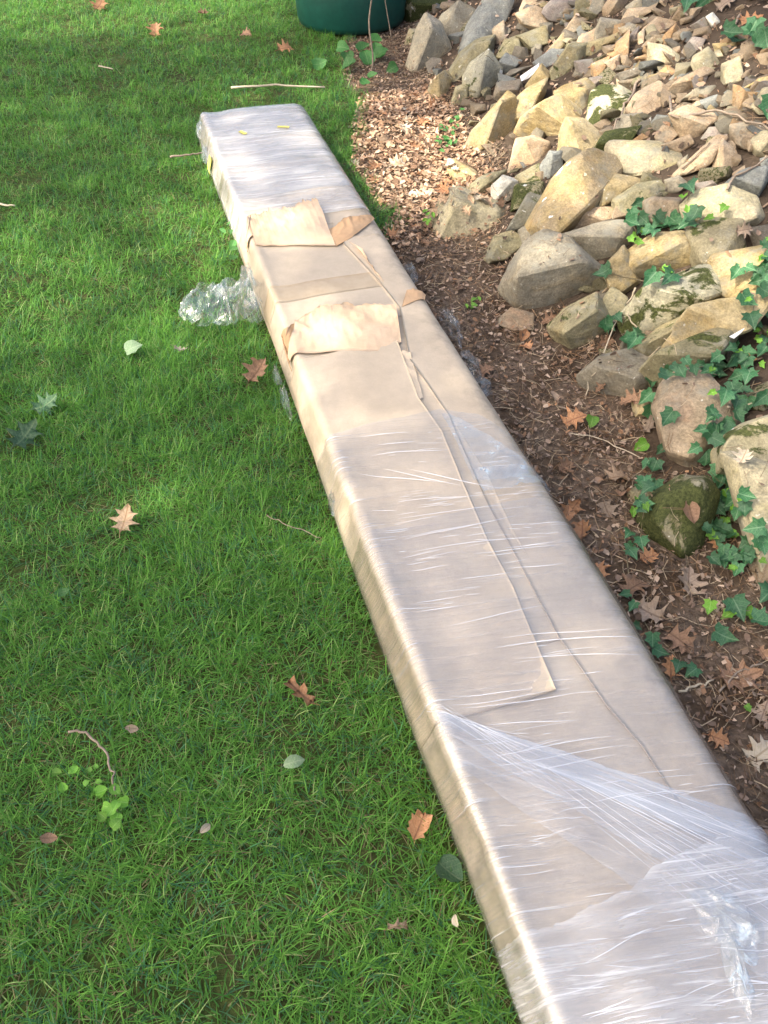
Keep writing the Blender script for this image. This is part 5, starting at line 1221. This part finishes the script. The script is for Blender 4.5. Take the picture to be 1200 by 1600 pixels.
vine('round green leaf sprig beside the rusty oak leaf', [(922, 664), (926, 660)], 2, 'broadleaf_weed', 'weed', None, (HEART, M_IVYL), 0, (0.04, 0.05), [(922, 664), (1000, 700)], raise_=0.012)
vine('bright lime seedling at the end of the curved twig', [(182, 1240), (185, 1270), (190, 1285)], 10, 'seedling', 'seedling', 'lime seedlings in the lawn', (HEART, M_IVYL), 1, (0.030, 0.038), [(176, 1253, 1), (190, 1262, 1), (178, 1270, 1), (186, 1272, 1), (192, 1280, 1), (184, 1262, 1), (194, 1290, 1), (173, 1248, 1), (188, 1283, 1), (181, 1258, 1)], raise_=0.05)
vine('small lime seedling left of the curved twig', [(104, 1225), (100, 1235)], 4, 'seedling', 'seedling', 'lime seedlings in the lawn', (HEART, M_IVYL), 1, (0.024, 0.032), [(104, 1222, 1), (100, 1234, 1), (109, 1232, 1), (122, 1222, 1)], raise_=0.05)
vine('tiny lime seedling between the other two', [(150, 1228), (160, 1230)], 4, 'seedling', 'seedling', 'lime seedlings in the lawn', (HEART, M_IVYL), 1, (0.016, 0.022), [(147, 1228, 1), (152, 1226, 1), (161, 1232, 1), (155, 1240, 1)], raise_=0.05)
vine('light green seedling beside the crumpled film', [(358, 380), (360, 368)], 7, 'seedling', 'seedling', None, (OVAL, M_WEED), 0, (0.03, 0.05), [(352, 375), (360, 366), (366, 372), (358, 382), (368, 395), (372, 410), (364, 420)], raise_=0.05)
vine('sprig by the mossy boulder beside the tub', [(618, 28), (622, 20)], 5, 'seedling', 'seedling', None, (OVAL, M_IVYL), 0, (0.03, 0.04), [(620, 18), (625, 24), (618, 27), (626, 32), (622, 14)], raise_=0.05)

# ------------------------------------------------------------------ the yard trees whose crowns dapple the light
LIT_SPOTS = [(130, -10, 300, 55, 1.0), (640, 235, 85, 75, 1.0), (715, 250, 50, 45, 0.8), (770, 200, 65, 45, 1.0), (850, 195, 70, 60, 1.0), (905, 215, 40, 45, 1.0), (825, 245, 30, 26, 1.0), (890, 145, 60, 28, 0.8), (1010, 250, 60, 30, 0.75), (905, 300, 45, 30, 0.8),
             (960, 320, 50, 40, 0.5), (735, 335, 50, 35, 0.75), (1170, 425, 55, 35, 1.0), (1130, 325, 45, 30, 0.6), (1040, 400, 45, 25, 0.55), (1060, 110, 130, 75, 0.36), (1130, 200, 90, 70, 0.4), (1090, 250, 50, 30, 0.7), (960, 85, 60, 50, 0.45), (850, 35, 60, 40, 0.5), (860, 430, 40, 40, 0.4),
             (305, 325, 135, 100, 0.95), (470, 360, 90, 60, 0.36), (440, 480, 40, 90, 0.25), (540, 530, 80, 80, 0.28), (560, 230, 60, 80, 0.6), (50, 400, 130, 95, 0.65), (430, 130, 130, 45, 0.4), (60, 170, 110, 40, 0.35), (580, 150, 60, 40, 0.5), (230, 480, 200, 110, 0.42), (1040, 470, 60, 40, 0.3), (1175, 800, 30, 70, 0.25), (20, 560, 80, 80, 0.4)]
def light_at(px, py):
    v = np.where((px < 520) & (py < 850), 0.12, np.where(py > 1000, 0.015, 0.03))
    for cx, cy, rx, ry, a in LIT_SPOTS:
        d = np.hypot((px - cx) / rx, (py - cy) / ry); v = np.maximum(v, a * np.clip((1.25 - d) / 0.5, 0, 1))
    out = np.clip((np.abs(px - 600) - 700) / 200, 0, 1) + np.clip((py - 1700) / 100, 0, 1) + np.clip((-60 - py) / 120, 0, 1)
    return np.where(out > 0, np.maximum(v, 0.2 * np.minimum(out, 1)), v)
def trees():
    r = np.random.default_rng(12)
    n = 150000; x = r.uniform(-4.5, 3.6, n); y = r.uniform(-1.8, 8.5, n); z = np.maximum(terrain(x, y), 0) + 0.06
    fd = y * CA + (CAM_H - z) * SA; fd = np.maximum(fd, 0.25); px = 600 + FPX * x / fd; up = y * SA - (CAM_H - z) * CA; py = 800 - FPX * up / fd
    T = light_at(px, py)
    area_hit = 8.1 * 10.3; L = 0.12; per = (L * 0.62 * L * 0.5) / math.sin(SUN_EL)
    keep = r.random(n) < np.clip(-np.log(np.maximum(T, 0.02)) * area_hit / (n * per * 0.75), 0, 1)  # leaves left out so crown gaps put sun on the chosen spots
    x, y, z = x[keep], y[keep], z[keep]; n = len(x)
    h = r.uniform(6.5, 9.5, n); t = h / SUN.z
    C = np.stack([x + SUN.x * t, y + SUN.y * t, z + h], -1)
    roots = [(-10.2, -4.4), (-10.6, 1.6)]
    who = np.argmin(np.stack([np.hypot(C[:, 0] - a, C[:, 1] - b) for a, b in roots]), 0)
    k3 = 3400; g3 = r.normal(size=(k3, 3)); g3 /= np.linalg.norm(g3, axis=1)[:, None]      # third, lower unseen crown, added to block sky and darken the near end
    g3 = g3 * (r.random(k3) ** 0.4)[:, None] * np.array([2.3, 1.5, 0.8]) + np.array([-0.9, -2.4, 4.1])
    C = np.concatenate([C, g3]); who = np.concatenate([who, np.full(k3, 2)]); roots.append((-1.6, -4.4))
    lm = attr_leaf_mat('tree leaves', 0.45, 0.35, 0.4); bark = simple_mat('tree bark', (0.09, 0.07, 0.05), (0.16, 0.13, 0.10), 20, 0.9, 0.6, bd=0.02)
    for k, (a, b) in enumerate(roots):
        tr_ = empty('shade_tree', (a, b, float(terrain(a, b)))); tag(tr_, ('leafy yard tree shading the near lawn', 'leafy yard tree shading the far lawn', 'unseen leafy tree added to darken the near end of the carton')[k], 'tree', 'yard trees beside the lawn')
        c = C[who == k]; m = len(c)
        nrm = np.array(SUN) * 0.7 + r.normal(0, 0.45, (m, 3)); nrm /= np.linalg.norm(nrm, axis=1)[:, None]
        ax = np.cross(nrm, r.normal(size=(m, 3))); ax /= np.linalg.norm(ax, axis=1)[:, None]; bx = np.cross(nrm, ax)
        s_ = L * r.uniform(0.8, 1.2, m)[:, None]
        Q = np.stack([c - ax * s_ * .5, c + bx * s_ * .31, c + ax * s_ * .5, c - bx * s_ * .31], 1).reshape(-1, 3)
        me = mk_mesh('crown', Q - np.array(tr_.location), np.arange(4 * m).reshape(m, 4), False)
        g = np.array([0.06, 0.13, 0.025]) * r.uniform(0.6, 1.4, m)[:, None]; attr(me, 'tint', np.repeat(np.concatenate([g, np.ones((m, 1))], -1), 4, 0), 'FLOAT_COLOR')
        link('crown', me, lm, parent=tr_)
        cc = c.mean(0) - np.array(tr_.location)
        Vs, Fs = tube([(0, 0, -0.2), (0.05, 0.02, 1.5), (cc[0] * .2, cc[1] * .2, cc[2] * .5), (cc[0] * .6, cc[1] * .6, cc[2] * .8), (cc[0], cc[1], cc[2])], 0.22, 0.05, 10)
        Vs, Fs = list(map(tuple, Vs)), list(Fs)
        for j in range(9):
            e = c[int(r.integers(m))] - np.array(tr_.location); st_ = np.array([cc[0] * .45, cc[1] * .45, cc[2] * (.62 + .03 * j)])
            v_, f_ = tube([st_, (st_ + e) / 2 + [0, 0, .3], e], 0.06, 0.012, 6); o_ = len(Vs); Vs += list(map(tuple, v_)); Fs += [tuple(i + o_ for i in q) for q in f_]
        link('trunk', mk_mesh('trunk', np.array(Vs), Fs), bark, parent=tr_)
    print('tree leaves', n)
trees()
